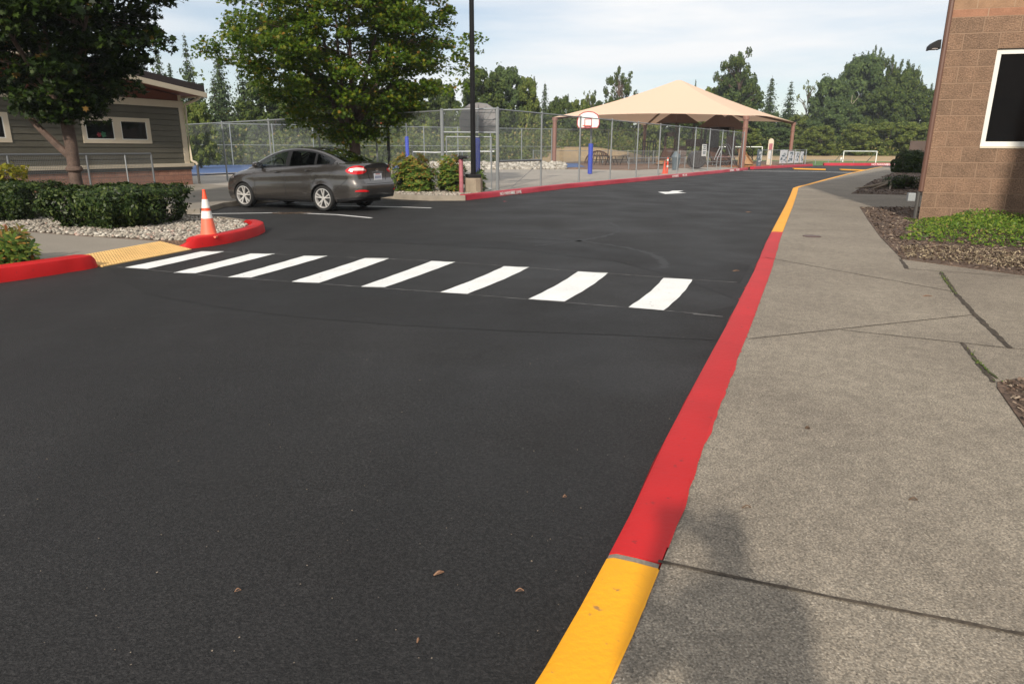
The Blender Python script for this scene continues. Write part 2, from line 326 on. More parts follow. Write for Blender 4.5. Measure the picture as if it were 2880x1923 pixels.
def block_mat(name, c1, c2, mortar, bw, bh, ox, oz, ms, bump, smoothface=False):
    """masonry on a wall whose UVs are metres along / up the wall"""
    m = mat(name, c1, .9); n, l = m.node_tree.nodes, m.node_tree.links; p = n['Principled BSDF']
    uv = n.new('ShaderNodeUVMap'); mp = n.new('ShaderNodeMapping'); mp.inputs['Location'].default_value = (ox, oz, 0); l.new(uv.outputs[0], mp.inputs[0])
    bt = n.new('ShaderNodeTexBrick'); bt.inputs['Scale'].default_value = 1; bt.inputs['Brick Width'].default_value = bw; bt.inputs['Row Height'].default_value = bh
    bt.inputs['Mortar Size'].default_value = ms; bt.inputs['Mortar Smooth'].default_value = .3; bt.inputs['Color1'].default_value = (*c1, 1); bt.inputs['Color2'].default_value = (*c2, 1); bt.inputs['Mortar'].default_value = (*mortar, 1); bt.inputs['Bias'].default_value = 0
    l.new(mp.outputs[0], bt.inputs[0])
    v3 = n.new('ShaderNodeTexNoise'); v3.inputs['Scale'].default_value = 38; v3.inputs['Detail'].default_value = 5; v3.inputs['Roughness'].default_value = .65; l.new(uv.outputs[0], v3.inputs[0])
    v4 = n.new('ShaderNodeTexNoise'); v4.inputs['Scale'].default_value = 5; v4.inputs['Detail'].default_value = 5; l.new(uv.outputs[0], v4.inputs[0])
    def R(x, a, b, c, d):
        r = n.new('ShaderNodeMapRange'); r.inputs[1].default_value, r.inputs[2].default_value, r.inputs[3].default_value, r.inputs[4].default_value = a, b, c, d; l.new(x, r.inputs[0]); return r.outputs[0]
    def MU(a, b):
        q = n.new('ShaderNodeMath'); q.operation = 'MULTIPLY'; l.new(a, q.inputs[0]); l.new(b, q.inputs[1]); return q.outputs[0]
    k = MU(R(v3.outputs[0], .34, .68, .62 if not smoothface else .88, 1.5 if not smoothface else 1.1), R(v4.outputs[0], .3, .7, .85, 1.15))
    x = n.new('ShaderNodeMix'); x.data_type = 'RGBA'; x.blend_type = 'MULTIPLY'; x.inputs['Factor'].default_value = 1; l.new(bt.outputs['Color'], x.inputs['A']); l.new(k, x.inputs['B'])
    mo = n.new('ShaderNodeMix'); mo.data_type = 'RGBA'; mo.inputs['B'].default_value = (*mortar, 1); l.new(bt.outputs['Fac'], mo.inputs['Factor']); l.new(x.outputs['Result'], mo.inputs['A']); l.new(mo.outputs['Result'], p.inputs['Base Color'])
    inv = R(bt.outputs['Fac'], 0, 1, 1, 0); hh = MU(inv, R(v3.outputs[0], .3, .7, .35, 1))
    b = n.new('ShaderNodeBump'); b.inputs['Strength'].default_value = bump; b.inputs['Distance'].default_value = .02; l.new(hh, b.inputs['Height']); l.new(b.outputs[0], p.inputs['Normal'])
    return m
def uvwall(ob, P, D):
    """UV = metres along D from P, and height"""
    me = ob.data; uv = me.uv_layers.new(name='UVMap'); loc = np.array(ob.location); q = ob.parent
    while q is not None: loc = loc+np.array(q.location); q = q.parent
    co = np.zeros(len(me.vertices)*3); me.vertices.foreach_get('co', co); co = co.reshape(-1, 3)+loc
    li = np.zeros(len(me.loops), dtype=np.int32); me.loops.foreach_get('vertex_index', li)
    u = (co[:, 0]-P[0])*D[0]+(co[:, 1]-P[1])*D[1]; uvs = np.stack([u[li], co[li, 2]], 1); uv.data.foreach_set('uv', uvs.ravel())
    return ob
LEAF = {}; M['canopy'] = leafmat('canopy', [(0, (.85, .61, .45)), (1, (.85, .61, .45))], .22, .9)
LEAF['maple2'] = leafmat('maple_leaves', [(0, (.038, .085, .008)), (.45, (.078, .14, .010)), (.8, (.14, .20, .014)), (.97, (.22, .22, .02)), (1, (.34, .17, .03))], .5)
LEAF['maple1'] = leafmat('dark_maple_leaves', [(0, (.008, .017, .003)), (.6, (.018, .038, .004)), (.97, (.045, .072, .008)), (1, (.20, .11, .03))], .25)
LEAF['hedge'] = leafmat('hedge_leaves', [(0, (.012, .024, .006)), (.6, (.028, .052, .011)), (1, (.085, .11, .028))], .15, .4)
LEAF['rhodo'] = leafmat('shrub_leaves', [(0, (0.047, 0.088, 0.020)), (.5, (0.101, 0.169, 0.030)), (.85, (0.216, 0.257, 0.047)), (1, (0.405, 0.176, 0.054))], .25, .45)
LEAF['rhodo_top'] = leafmat('shrub_new_leaves', [(0, (0.132, 0.165, 0.033)), (.6, (0.242, 0.231, 0.044)), (1, (0.352, 0.132, 0.055))], .3, .45)
LEAF['yellow'] = leafmat('yellow_leaves', [(0, (.12, .15, .02)), (.6, (.30, .28, .03)), (1, (.40, .30, .04))], .35)
LEAF['ivy'] = leafmat('ivy_leaves', [(0, (.04, .085, .012)), (.6, (.10, .175, .018)), (.93, (.20, .26, .03)), (1, (.28, .2, .08))], .25, .45)
LEAF['lime'] = leafmat('lime_leaves', [(0, (.06, .10, .015)), (1, (.17, .22, .03))], .4)
LEAF['bg1'] = leafmat('tree_leaves_a', [(0, (0.034, 0.057, 0.013)), (.6, (0.062, 0.092, 0.021)), (1, (0.112, 0.141, 0.029))], .2, .7)
LEAF['bg2'] = leafmat('tree_leaves_b', [(0, (0.058, 0.086, 0.017)), (.6, (0.111, 0.149, 0.029)), (1, (0.201, 0.220, 0.047))], .2, .7)
LEAF['bg3'] = leafmat('tree_leaves_c', [(0, (0.040, 0.069, 0.022)), (.6, (0.071, 0.108, 0.034)), (1, (0.112, 0.156, 0.045))], .2, .7)
LEAF['con'] = leafmat('needles', [(0, (0.025, 0.044, 0.018)), (.6, (0.048, 0.076, 0.030)), (1, (0.087, 0.118, 0.042))], .1, .7)
LEAF['brush'] = leafmat('brush_leaves', [(0, (0.069, 0.103, 0.028)), (.5, (0.132, 0.172, 0.041)), (.85, (0.207, 0.218, 0.057)), (1, (0.345, 0.253, 0.103))], .25, .7)
MAPLE = [(0, -.5, 0), (.10, -.18, 0), (.48, -.28, -.08), (.30, .02, .0), (.50, .22, -.08), (.20, .20, 0), (0, .55, -.1), (-.20, .20, 0), (-.50, .22, -.08), (-.30, .02, 0), (-.48, -.28, -.08), (-.10, -.18, 0)]
OVAL = [(0, -.5, 0), (.18, -.15, .03), (.2, .15, .03), (0, .5, -.06), (-.2, .15, .03), (-.18, -.15, .03)]
RAG = [(-.5, -.35, 0), (-.05, -.5, .1), (.45, -.3, -.05), (.3, .1, .1), (.5, .4, -.1), (0, .3, .05), (-.4, .5, -.1), (-.3, .05, .1)]
NEED = [(-.12, -.5, 0), (.12, -.5, 0), (.16, 0, .03), (.05, .5, -.1), (-.05, .5, -.1), (-.16, 0, .03)]
def rnd_dir(N):
    v = rng.normal(size=(N, 3)); return v/np.linalg.norm(v, axis=1, keepdims=True)
# ================================================================== GROUND
def inside(poly, x, y):
    c = False; j = len(poly)-1
    for i in range(len(poly)):
        xi, yi = poly[i]; xj, yj = poly[j]
        if (yi > y) != (yj > y) and x < (xj-xi)*(y-yi)/(yj-yi)+xi: c = not c
        j = i
    return c
struct(MB().sheet([(-700, -300), (900, -300), (900, 900), (-700, 900)], -.03).build('ground', M['grass']))
struct(MB().grid([[(-60, 121, -.025), (10, 113, -.025), (40, 98, -.025), (80, 84, -.025), (150, 70, -.025)], [(-60, 148, .5), (10, 140, .5), (45, 130, .5), (90, 116, .5), (190, 100, .5)], [(-60, 300, .6), (10, 300, .6), (60, 300, .6), (120, 300, .6), (300, 200, .6)]]).build('dry_field', M['dry_grass']))
struct(MB().sheet([(-60, -40), (-60, 24), (-9, 26), (20, 60), (30, 68.5), (42, 75), (90, 74), (80, 40), (40, -40)], 0).build('road', M['asphalt']))
# --- right kerb
KO = [(-2.4, -3.2), (-.73, 0), (.11, 1.64), (.405, 2.3), (.74, 3.12), (1.245, 4.29), (1.70, 5.33), (2.25, 6.62), (2.76, 7.81), (3.89, 10.55), (4.99, 13.14), (6.85, 17.5), (8.66, 21.8), (10.2, 25.5), (10.75, 26.5), (11.55, 27.75), (14.3, 32.4), (18.95, 40.1), (26.87, 52.8), (30.1, 57.7)]
def resample(P, step, y0, y1):
    P = np.array(P); ys = np.arange(y0, y1+1e-6, step); return np.stack([np.interp(ys, P[:, 1], P[:, 0]), ys], 1)
def sweep_kerb(P, width, side=1, h=.15, face=.035, wob=.0, endcap=True, taper=None):
    P = np.array(P, float); T = np.gradient(P, axis=0); T /= np.linalg.norm(T, axis=1, keepdims=True); Nn = np.stack([T[:, 1], -T[:, 0]], 1)*side
    rows = []
    for i, (p, nn) in enumerate(zip(P, Nn)):
        k = 1 if taper is None else taper(i/(len(P)-1)); hh = .01+(h-.01)*k; w1 = wob*math.sin(i*1.7)+wob*.6*math.sin(i*.61+2)
        prof = [(0+w1, -.02), (face*.45+w1, hh*.72), (face*.8, hh*.93), (face*1.5, hh), (width*.6, hh+.002), (width, hh), (width, -.02)]
        rows.append([(p[0]+nn[0]*o, p[1]+nn[1]*o, z) for o, z in prof])
    mb = MB()
    if side > 0: rows = [r[::-1] for r in rows]
    mb.grid(rows)
    mb.f = [f[::-1] for f in mb.f]
    k = len(rows[0]); mb.add(rows[0], [tuple(range(k))]); mb.add(rows[-1], [tuple(range(k))[::-1]])
    return mb
KW = .207
segs = [(-3, 2.075, 'yellow_paint', 'kerb_near'), (2.105, 8.78, 'red_paint', 'kerb_middle'), (8.79, 11.72, 'red_paint', 'kerb_beyond'), (11.722, 27.0, 'yellow_paint', 'kerb_bend'), (27.002, 57.5, 'yellow_paint', 'kerb_far')]
for i, (a, b, m, nm) in enumerate(segs):
    mb = sweep_kerb(resample(KO, (b-a)/max(4, int((b-a)/.25)), a, b), KW, wob=.005 if i < 3 else 0)
    struct(mb.build('kerb', M[m], smooth=2))
# grey gap at the paint change
q = resample(KO, .01, 2.075, 2.105); struct(sweep_kerb(q, KW-.004, h=.146).build('kerb', M['kerb_concrete']))
PK = resample(KO, .25, -3, 57.5); T = np.gradient(PK, axis=0); T /= np.linalg.norm(T, axis=1, keepdims=True); PKI = PK+np.stack([T[:, 1], -T[:, 0]], 1)*(KW+.004)
# red overspray and drips
def ragged(y0, y1, amp, m, seed, base=.0):
    R = random.Random(seed); ys = np.arange(y0, y1, .012); xs = np.interp(ys, PKI[:, 1], PKI[:, 0]); off = np.zeros(len(ys)); 
    for k_, a_ in ((60, 1.), (22, .8), (9, .5), (4, .3)): 
        t_ = [R.uniform(-1, 1) for _ in range(len(ys)//k_+3)]; off += a_*np.interp(np.arange(len(ys))/k_, range(len(t_)), t_)
    off = np.maximum(.0015, base+amp*off); mbx = MB(); mbx.grid([[(x-.007, y, .1546) for x, y in zip(xs, ys)], [(x+o, y, .1546) for x, y, o in zip(xs, ys, off)]]); struct(mbx.build('paint_edge', M[m]))
struct(strip(list(map(tuple, PKI[::1]))[20:60], .010, .1538, .6).build('pavement_joint', M['joint_'])) if False else None
ragged(2.11, 4.4, .011, 'red_paint', 3, .006); ragged(4.4, 11.7, .006, 'red_paint', 4, .0); ragged(-1, 1.98, .005, 'yellow_paint', 5, .001)
mb = MB(); mb2 = MB()
for i in range(16):
    y = 2.45+8*random.random(); x = float(np.interp(y, [p[1] for p in PKI], [p[0] for p in PKI])); s = random.uniform(.004, .010)
    a = random.uniform(-.5, 1.2); pts = [(x+.004+s*max(0, math.cos(t*math.pi/5))*random.uniform(.6, 1.1), y+s*1.6*math.sin(t*math.pi/5)*random.uniform(.6, 1.1)) for t in range(-2, 3)]
    pts = [(x-.012, y-s*1.2)]+pts+[(x-.012, y+s*1.2)]; mb.sheet(pts, .1545+i*.00006)
struct(mb.build('paint_spill', M['red_paint']))
for i in range(40):
    y = random.gauss(7.6, .75); x = float(np.interp(y, [p[1] for p in KO], [p[0] for p in KO])); s = random.uniform(.01, .04)
    pts = [(x+.012, y-s)]+[(x-s*random.uniform(.4, 1.1)*math.cos(t*math.pi/5), y+s*math.sin(t*math.pi/5)) for t in range(-2, 3)]+[(x+.012, y+s)]; mb2.sheet(pts, .006+i*.00008)
struct(mb2.build('paint_spill', M['red_paint']))
# --- right pavement
right_edge = [(24.9, 45.6), (25.6, 46.8)]
side_poly = [tuple(p) for p in PKI]+[(29.5, 53.5), (27.8, 50.8), (31.5, 49.2), (48, 40), (48, -3)]
struct(MB().prism(side_poly, -.02, .15).build('pavement', M['sidewalk']))
def bed(poly, m, z, nm): return struct(MB().prism(poly, .1, z).build(nm, M[m]))
M1 = [(1.30, .4), (1.85, 1.62), (2.36, 2.7), (2.60, 3.22), (2.86, 3.8), (2.93, 3.90), (3.14, 3.98), (3.6, 4.02), (6.5, 3.4), (6.5, .4)]
M2 = [(4.99, 8.71), (5.9, 11.0), (7.04, 13.66), (8.43, 16.85), (10.4, 16.95), (14, 16.9), (14, 5.0), (8.0, 6.6), (5.75, 7.52)]
M3 = [(10.73, 22.1), (12.5, 21.5), (24, 21), (24, 33.5), (17.5, 33.6), (15.4, 30.2)]
M4 = [(18.6, 35.5), (22, 35.0), (34, 34.4), (34, 46.5), (26.2, 46.9), (22.5, 41.7)]
for p in (M1, M2, M3, M4): bed(p, 'soil', .158, 'mulch_bed')
# --- joints in the pavement
def strip(pts, wd, z=.154, jag=.0):
    mb = MB(); pts = [np.array(p, float) for p in pts]; L = []; Rr = []
    dense = []
    for a, b in zip(pts[:-1], pts[1:]):
        k = max(2, int(np.linalg.norm(b-a)/.06)); dense += [a+(b-a)*t/k for t in range(k)]
    dense.append(pts[-1]); D = np.array(dense); T = np.gradient(D, axis=0); T /= np.linalg.norm(T, axis=1, keepdims=True); N = np.stack([-T[:, 1], T[:, 0]], 1)
    for p, nn in zip(D, N):
        a, b = wd/2*(1+jag*random.uniform(-1, 1)), wd/2*(1+jag*random.uniform(-1, 1)); L.append((*(p+nn*a), z)); Rr.append((*(p-nn*b), z))
    mb.grid([L, Rr][::-1]); return mb
mm('joint', (.055, .042, .03), .95, var=.5, vs=9, fine=.4, fs=50)
mm('moss', (.07, .085, .02), .95, var=.5, vs=9)
for pts, wd, jag, m in [([(.50, 2.03), (1.0, 1.84), (1.49, 1.67), (2.0, 1.5)], .014, .35, 'joint'), ([(1.75, 4.86), (2.54, 5.15), (3.94, 5.66)], .010, .25, 'joint'),
                        ([(2.56, 5.13), (3.26, 4.78), (3.51, 4.65), (4.5, 4.25)], .010, .25, 'joint'), ([(3.27, 8.8), (4.37, 6.63)], .012, .3, 'joint'),
                        ([(4.91, 7.75), (4.37, 6.63), (3.94, 5.66), (3.53, 4.65)], .040, .4, 'joint'), ([(3.27, 4.78), (2.91, 3.9)], .03, .5, 'joint'), ([(4.65, 7.97), (6.5, 7.0)], .012, .3, 'joint'),
                        ([(4.97, 8.71), (4.65, 7.97)], .04, .4, 'joint'), ([(4.85, 12.0), (6.3, 11.9)], .012, .3, 'joint'), ([(8.2, 20.2), (9.7, 19.7)], .015, .2, 'joint'), ([(4.8, 7.55), (4.3, 6.5)], .016, .8, 'moss'), ([(2.97, 3.95), (3.1, 4.4)], .010, .9, 'moss')]:
    struct(strip(pts, wd, .1545 if m == 'joint' else .158, jag).build('pavement_joint', M[m]))
mb = MB(); cxm, cym = at(2283, 665, .15); mb.lathe([(.0, .012), (.12, .012), (.135, .010), (.14, .003)], (cxm, cym, .15), k=24)
tag(mb.build('utility_cover', M['manhole'], origin=(cxm, cym, .15)), 'small round rusty metal cover set in the right pavement near the yellow kerb', 'access cover')
# --- litter on road and pavement
def chip(u, v, L, W, ang, m, h0, nm, lab, cat):
    x, y = at(u, v, h0); mb = MB(); c, s = math.cos(ang), math.sin(ang)
    rows = []
    for i in range(6):
        t = i/5-.5; w = W*(1-(2*t)**2*.45); z = h0+.004+.006*math.cos(t*5); rows.append([(x+c*t*L-s*w*k, y+s*t*L+c*w*k, z+(.004 if k == 0 else 0)) for k in (-.5, 0, .5)])
    mb.grid(rows); mb.grid([[(p[0], p[1], h0+.001) for p in r][::-1] for r in rows]); return tag(mb.build(nm, M[m]), lab, cat)
chip(1234, 1612, .042, .010, .55, 'wood_debris', .002, 'wood_chip', 'largest reddish wood chip lying on the asphalt left of the yellow kerb end', 'wood chip')
chip(1176, 1801, .020, .006, 1.3, 'wood_debris', .002, 'wood_chip', 'small brown wood chip on the black asphalt near the bottom of the picture', 'wood chip')
chip(1462, 1661, .03, .003, .1, 'wood_debris', .002, 'twig', 'thin brown twig on asphalt just left of the near yellow kerb', 'twig')
chip(669, 1661, .022, .003, .5, 'wood_debris', .002, 'twig', 'short brown twig alone on the dark asphalt at lower left', 'twig')
chip(1588, 1397, .018, .006, .2, 'wood_debris', .002, 'fallen_leaf', 'small rusty leaf on asphalt beside the middle of the red kerb', 'leaf')
chip(2099, 1427, .04, .005, .15, 'twig', .15, 'twig', 'dark short twig on the pavement right of the red kerb', 'twig')
chip(2568, 1405, .035, .007, -.1, 'twig', .15, 'fallen_leaf', 'dark curled leaf on the open pavement at the right', 'leaf')
chip(2271, 1204, .025, .02, 0, 'twig', .15, 'pebble', 'dark pebble alone in the middle of the right pavement', 'pebble')
chip(2608, 833, .09, .022, 0, 'wood_debris', .15, 'fallen_leaf', 'rusty leaf on the pavement left of the mossy joint', 'leaf')
chip(2106, 597, .15, .12, .3, 'wood_debris', .002, 'fallen_leaf', 'curled orange leaf on the asphalt left of the far yellow kerb', 'leaf')
chip(1420, 567, .1, .08, .3, 'red_far', .002, 'paint_flake', 'red paint flake on the asphalt below the kerb lettering', 'paint flake')
chip(2070, 762, .1, .03, .3, 'wood_debris', .002, 'fallen_leaf', 'small red leaf on asphalt just beyond the crosswalk near the kerb', 'leaf')
N = 230; cen = []
for i in range(N):
    u, v = random.uniform(100, 2300), 620+1280*random.random()**1.5; x, y = at(u, v); 
    if x < np.interp(y, [p[1] for p in KO], [p[0] for p in KO])-.02: cen.append((x, y, .004))
cen = np.array(cen); gm = mat('grit', (.25, .2, .15), .9)
struct(cards('grit', gm, cen, rnd_dir(len(cen))*.3+np.array([0, 0, 1]), rng.uniform(.002, .006, len(cen))*(1+cen[:, 1]*.12), RAG, origin=(0, 5, 0)), 'stuff')
# --- crosswalk
lap = [(-5.2, 8.7), (-4.6, 7.9), (-3.9, 7.1), (-3.0, 6.55), (-2.0, 6.1), (-1.0, 5.8), (0, 5.62), (.9, 5.5), (1.66, 5.36), (2.2, 6.62), (1.7, 6.28), (0.2, 6.85), (-2.6, 7.76)]
struct(MB().sheet(lap, .002).build('sealer_overlap', M['asphalt_lap']))
lap = [(2.3, 7.0), (3.2, 9.1), (2.2, 10.2), (.6, 11.2), (-1.5, 11.8), (-3.6, 12.0), (-3.9, 11.5), (-1.6, 11.1), (.2, 10.4), (1.4, 9.4), (2.0, 8.2)]
struct(MB().sheet(lap, .002).build('sealer_overlap', M['asphalt_lap']))
bl = [(-4.99, 8.71), (-4.19, 8.34), (-3.4, 8.06), (-2.56, 7.78), (-1.7, 7.51), (-.78, 7.22), (.17, 6.9), (1.14, 6.54)]
br = [(-4.65, 8.61), (-3.9, 8.32), (-3.12, 8.04), (-2.22, 7.73), (-1.42, 7.49), (-.48, 7.15), (.53, 6.79), (1.46, 6.41)]
tl = [(-4.63, 10.14), (-3.82, 9.94), (-2.99, 9.75), (-2.07, 9.58), (-1.11, 9.33), (-.11, 8.92), (.83, 8.55), (1.82, 8.12)]
tr = [(-4.29, 10.15), (-3.47, 9.95), (-2.65, 9.76), (-1.73, 9.55), (-.78, 9.26), (.22, 8.86), (1.2, 8.46), (2.15, 8.04)]
mb = MB()
for a, b, c, d in zip(bl, br, tr, tl):
    a, b, c, d = map(np.array, (a, b, c, d)); k = 10; dirn = (b-a)/np.linalg.norm(b-a)
    for i in range(k):
        def P(s, e, t, sg): 
            q = s+(e-s)*t; bow = (.03 if a[0] > -1.2 else .012)*math.sin(math.pi*t); return q+dirn*(sg*.004*math.sin(t*23+a[0]*5)+bow)
        mb.sheet([P(a, d, i/k, -1), P(b, c, i/k, 1), P(b, c, (i+1)/k, 1), P(a, d, (i+1)/k, -1)], .004)
struct(mb.build('crosswalk_markings', M['crosswalk_paint']))
mm('chalk', (.17, .165, .16), .9, var=.7, vs=7)
for pts in ([(-5.1, 8.74), (-3.4, 8.05), (-.6, 7.16), (1.46, 6.4), (1.9, 6.2)], [(-4.7, 10.18), (-1.0, 9.31), (2.2, 8.0), (2.62, 7.85)]): struct(strip(pts, .012, .0055, .6).build('chalk_line', M['chalk']))
struct(MB().sheet([(1.70, 6.24), (1.95, 6.14), (1.955, 6.155), (1.705, 6.255)], .0075).build('chalk_line', M['chalk']))
# faint darker tyre sweeps on the new sealer
mm('tyre_mark', (.0115, .011, .0108), .66, var=.15, vs=5)
for c0, r, a0, a1 in (((-1.2, 9.6), 3.3, -.3, 1.2), ((-2.5, 13.8), 4.6, -.9, .2)):
    pts = [(c0[0]+r*math.cos(a0+(a1-a0)*i/30), c0[1]+r*.8*math.sin(a0+(a1-a0)*i/30)) for i in range(31)]
    struct(strip(pts, .10, .0025, .9).build('tyre_mark', M['tyre_mark']))
# arrow on the road
ar = [at(1500+x/2.936, 180+y/2.936) for x, y in ((1028, 1058), (1090, 1075), (1265, 1066), (1192, 1060), (1240, 1048), (1150, 1048), (1118, 1057))]
struct(MB().sheet(ar, .005).build('arrow_marking', M['white_paint']))
# parking bay lines
for pts, wd in (([at(540, 602.5), at(784, 599)], .09), ([at(846, 600), at(950, 604.5), at(1045, 613.5)], .10), ([at(748, 575), at(900, 578), at(1140, 583), at(1213, 585.5)], .10)): struct(strip(pts, wd, .004).build('bay_line', M['white_paint']))
struct(strip([at(2090, 481), at(2280, 483), at(2440, 487)], .35, .004).build('lane_line', M['white_paint']))
for a, b in (((2228, 474.5), (2322, 477)), ((2360, 477), (2452, 480))):
    mb = MB(); mb.prism([at(*a), at(*b), at(b[0], b[1]+1.6), at(a[0]+5, a[1]+1.6)], 0, .05); struct(mb.build('lane_line', M['yellow_paint']))
# --- left kerb along the fence (far, red)
LK = [at(1310, 564), (2.2, 27.3), (5.5, 32.4), (9.0, 38.2), (13.5, 45.6), at(2105, 478)]
LKd = []
for a, b in zip(LK[:-1], LK[1:]):
    a, b = np.array(a), np.array(b); k = max(2, int(np.linalg.norm(b-a)/.6)); LKd += [a+(b-a)*t/k for t in range(k)]
LKd.append(np.array(LK[-1])); LKd = np.array(LKd)
kerbL = struct(sweep_kerb(LKd, .2, side=-1, h=.17, wob=.012).build('kerb', M['red_far'], smooth=2))
fk = [at(2120, 476.5), at(2180, 473.5), at(2240, 470), at(2286, 467.5)]; struct(sweep_kerb(fk, .3, side=-1, h=.2).build('kerb', M['red_far']))
fk = [at(2318, 466), at(2400, 466.3), at(2470, 466.2), at(2560, 465.6)]; fkob = struct(sweep_kerb(fk, .3, side=-1, h=.25).build('kerb', M['red_far']))
gk = [at(1060, 556), at(1085, 558), at(1130, 561.5), at(1210, 565), at(1309, 564.5)]; struct(sweep_kerb(gk, .16, side=-1, h=.15).build('kerb', M['kerb_concrete'], smooth=2))
def lettering(txt, P, dirn, nrm_up, size, parent, thick=.002):
    c = bpy.data.curves.new('lettering', 'FONT'); c.body = txt; c.size = size; c.extrude = thick; c.align_x = 'LEFT'; c.materials.append(M['white_paint']); c.space_character = 1.05
    o = bpy.data.objects.new('lettering', c); COL.objects.link(o); X = Vector(dirn).normalized(); Y = Vector(nrm_up).normalized(); Z = X.cross(Y)
    m = Matrix((X, Y, Z)).transposed().to_4x4(); m.translation = Vector(P)
    if parent is not None: o.parent = parent; o.matrix_local = Matrix.Translation(-Vector(parent.location)) @ m
    else: o.matrix_world = m
    return o
def ktext(txt, u, v, size, A=LKd):
    x, y = at(u, v, .05); d = np.linalg.norm(A-np.array([x, y]), axis=1); i = int(d.argmin()); i = min(i, len(A)-2); t = (A[i+1]-A[i])/np.linalg.norm(A[i+1]-A[i])
    nn = np.array([-t[1], t[0]]); p = A[i]+t*np.dot(np.array([x, y])-A[i], t)-nn*.010
    for _ in range(1): pass
    lettering(txt, (p[0], p[1], .025), (t[0], t[1], 0), (nn[0]*.10, nn[1]*.10, 1), size, kerbL)
ktext('NO PARKING', 1427, 549, .155); ktext('FIRE LANE', 1476, 546, .155)
ktext('NO PARKING', 1886, 498, .17); ktext('FIRE LANE', 1911, 495, .17)
ktext('NO PARKING', 2069, 482, .19); ktext('FIRE LANE', 2084, 480, .19)
A = np.array(fk); t = (A[2]-A[0])/np.linalg.norm(A[2]-A[0])
for txt, u in (('NO PARKING', 2450), ('FIRE LANE', 2489)):
    x, y = at(u, 466.3); lettering(txt, (x, y-.05, .03), (t[0], t[1], 0), (0, .1, 1), .27, fkob)
# --- courts, path and beds left of the road
inner = [tuple(p+np.array([-.19, .10])) for p in LKd]
court = inner+[(17.0, 57.5), (11.5, 57), (-2, 49.5), (-17, 48), (-24, 40), (-17, 30), (-12.1, 27.4), (-8.5, 24.0), (-3.9, 22.2)]
struct(MB().prism(court, -.02, .10).build('court_pavement', M['court_concrete']))
gbed = [(gk[1][0], gk[1][1]+.14), (gk[2][0], gk[2][1]+.14), (gk[3][0], gk[3][1]+.14), (gk[4][0]-.1, gk[4][1]+.14), (-1.25, 21.15), (-.95, 21.7), (-1.0, 22.6), (-2.2, 22.95), (-4.3, 24.4), (-5.4, 24.6), (-6.6, 24.0)]
struct(MB().prism(gbed, .02, .13).build('gravel_bed', M['soil']))
# left pavement in front of car and house
LP = [(-7.45, 17.9), (-7.3, 16.6), (-7.25, 16.05), (-7.9, 15.75), (-9.5, 15.35), (-20, 13.2), (-20, 24), (-13.2, 26.6), (-12.15, 27.3), (-8.5, 24.05), (-6.6, 23.9), (-4.6, 22.3), (-5.2, 21.3), (-6.6, 20.6)]
struct(MB().prism(LP, -.02, .12).build('pavement', M['pavement_left']))
# island B (hedges, cone) and island A
IB = [(-4.99, 10.3), (-4.86, 10.5), (-4.72, 10.8), (-4.62, 11.3), (-4.60, 11.9), (-4.66, 12.5), (-4.82, 13.0), (-5.4, 13.7), (-6.3, 14.3), (-7.4, 14.75), (-9.6, 15.15), (-20, 13), (-20, 8)]
kb = [(-5.18, 10.42), (-4.98, 10.40), (-4.80, 10.58), (-4.64, 10.9), (-4.52, 11.4), (-4.47, 11.9), (-4.52, 12.45), (-4.66, 12.95), (-4.95, 13.35), (-5.15, 13.55)]
def densify(P, k=4):
    o = []
    for i in range(len(P)-1):
        p0, p1, p2, p3 = (np.array(P[max(0, min(len(P)-1, i+j))]) for j in (-1, 0, 1, 2))
        for t in np.linspace(0, 1, k, endpoint=False): o.append(.5*((2*p1)+(-p0+p2)*t+(2*p0-5*p1+4*p2-p3)*t*t+(-p0+3*p1-3*p2+p3)*t**3))
    o.append(np.array(P[-1], float)); return np.array(o)
struct(sweep_kerb(densify(kb), .21, side=-1, h=.16, taper=lambda t: min(1, t*5, (1-t)*8+.1), wob=.006).build('kerb', M['red_paint'], smooth=2))
struct(MB().prism([(-5.0, 10.55), (-4.88, 10.8), (-4.78, 11.3), (-4.72, 11.9), (-4.8, 12.6), (-5.1, 13.2), (-5.6, 13.7), (-6.3, 14.3), (-7.4, 14.75), (-9.6, 15.1), (-20, 13), (-20, 11.2), (-8.2, 11.65), (-6.94, 11.1), (-5.45, 10.56)], -.02, .105).build('gravel_bed', M['soil']))
gkb = densify([(-5.2, 13.6), (-6.3, 14.42), (-7.4, 14.87), (-9.6, 15.27), (-14, 14.6)], 3); struct(sweep_kerb(gkb, .13, side=-1, h=.13).build('kerb', M['kerb_concrete']))
ka = densify([(-7.5, 4.6), (-6.75, 5.9), (-6.2, 6.95), (-5.85, 7.62), (-5.62, 8.05), (-5.44, 8.42), (-5.35, 8.68), (-5.42, 8.86)]); struct(sweep_kerb(ka, .24, side=-1, h=.17, taper=lambda t: min(1, (1-t)*7+.08), wob=.006).build('kerb', M['red_paint'], smooth=2))
struct(MB().prism([(-20, 4.7), (-7.6, 4.75), (-6.9, 5.98), (-6.35, 7.02), (-6.02, 7.7), (-5.82, 8.15), (-5.78, 8.42), (-6.1, 8.75), (-7.5, 9.3), (-20, 9.3)], -.02, .105).build('gravel_bed', M['soil']))
struct(MB().prism([(-5.79, 8.92), (-5.43, 10.5), (-5.45, 10.55), (-6.94, 11.1), (-8.2, 11.65), (-20, 11.2), (-20, 9.3), (-7.5, 9.3), (-6.1, 8.76), (-5.75, 8.45)], -.02, .10).build('pavement', M['pavement_left']))
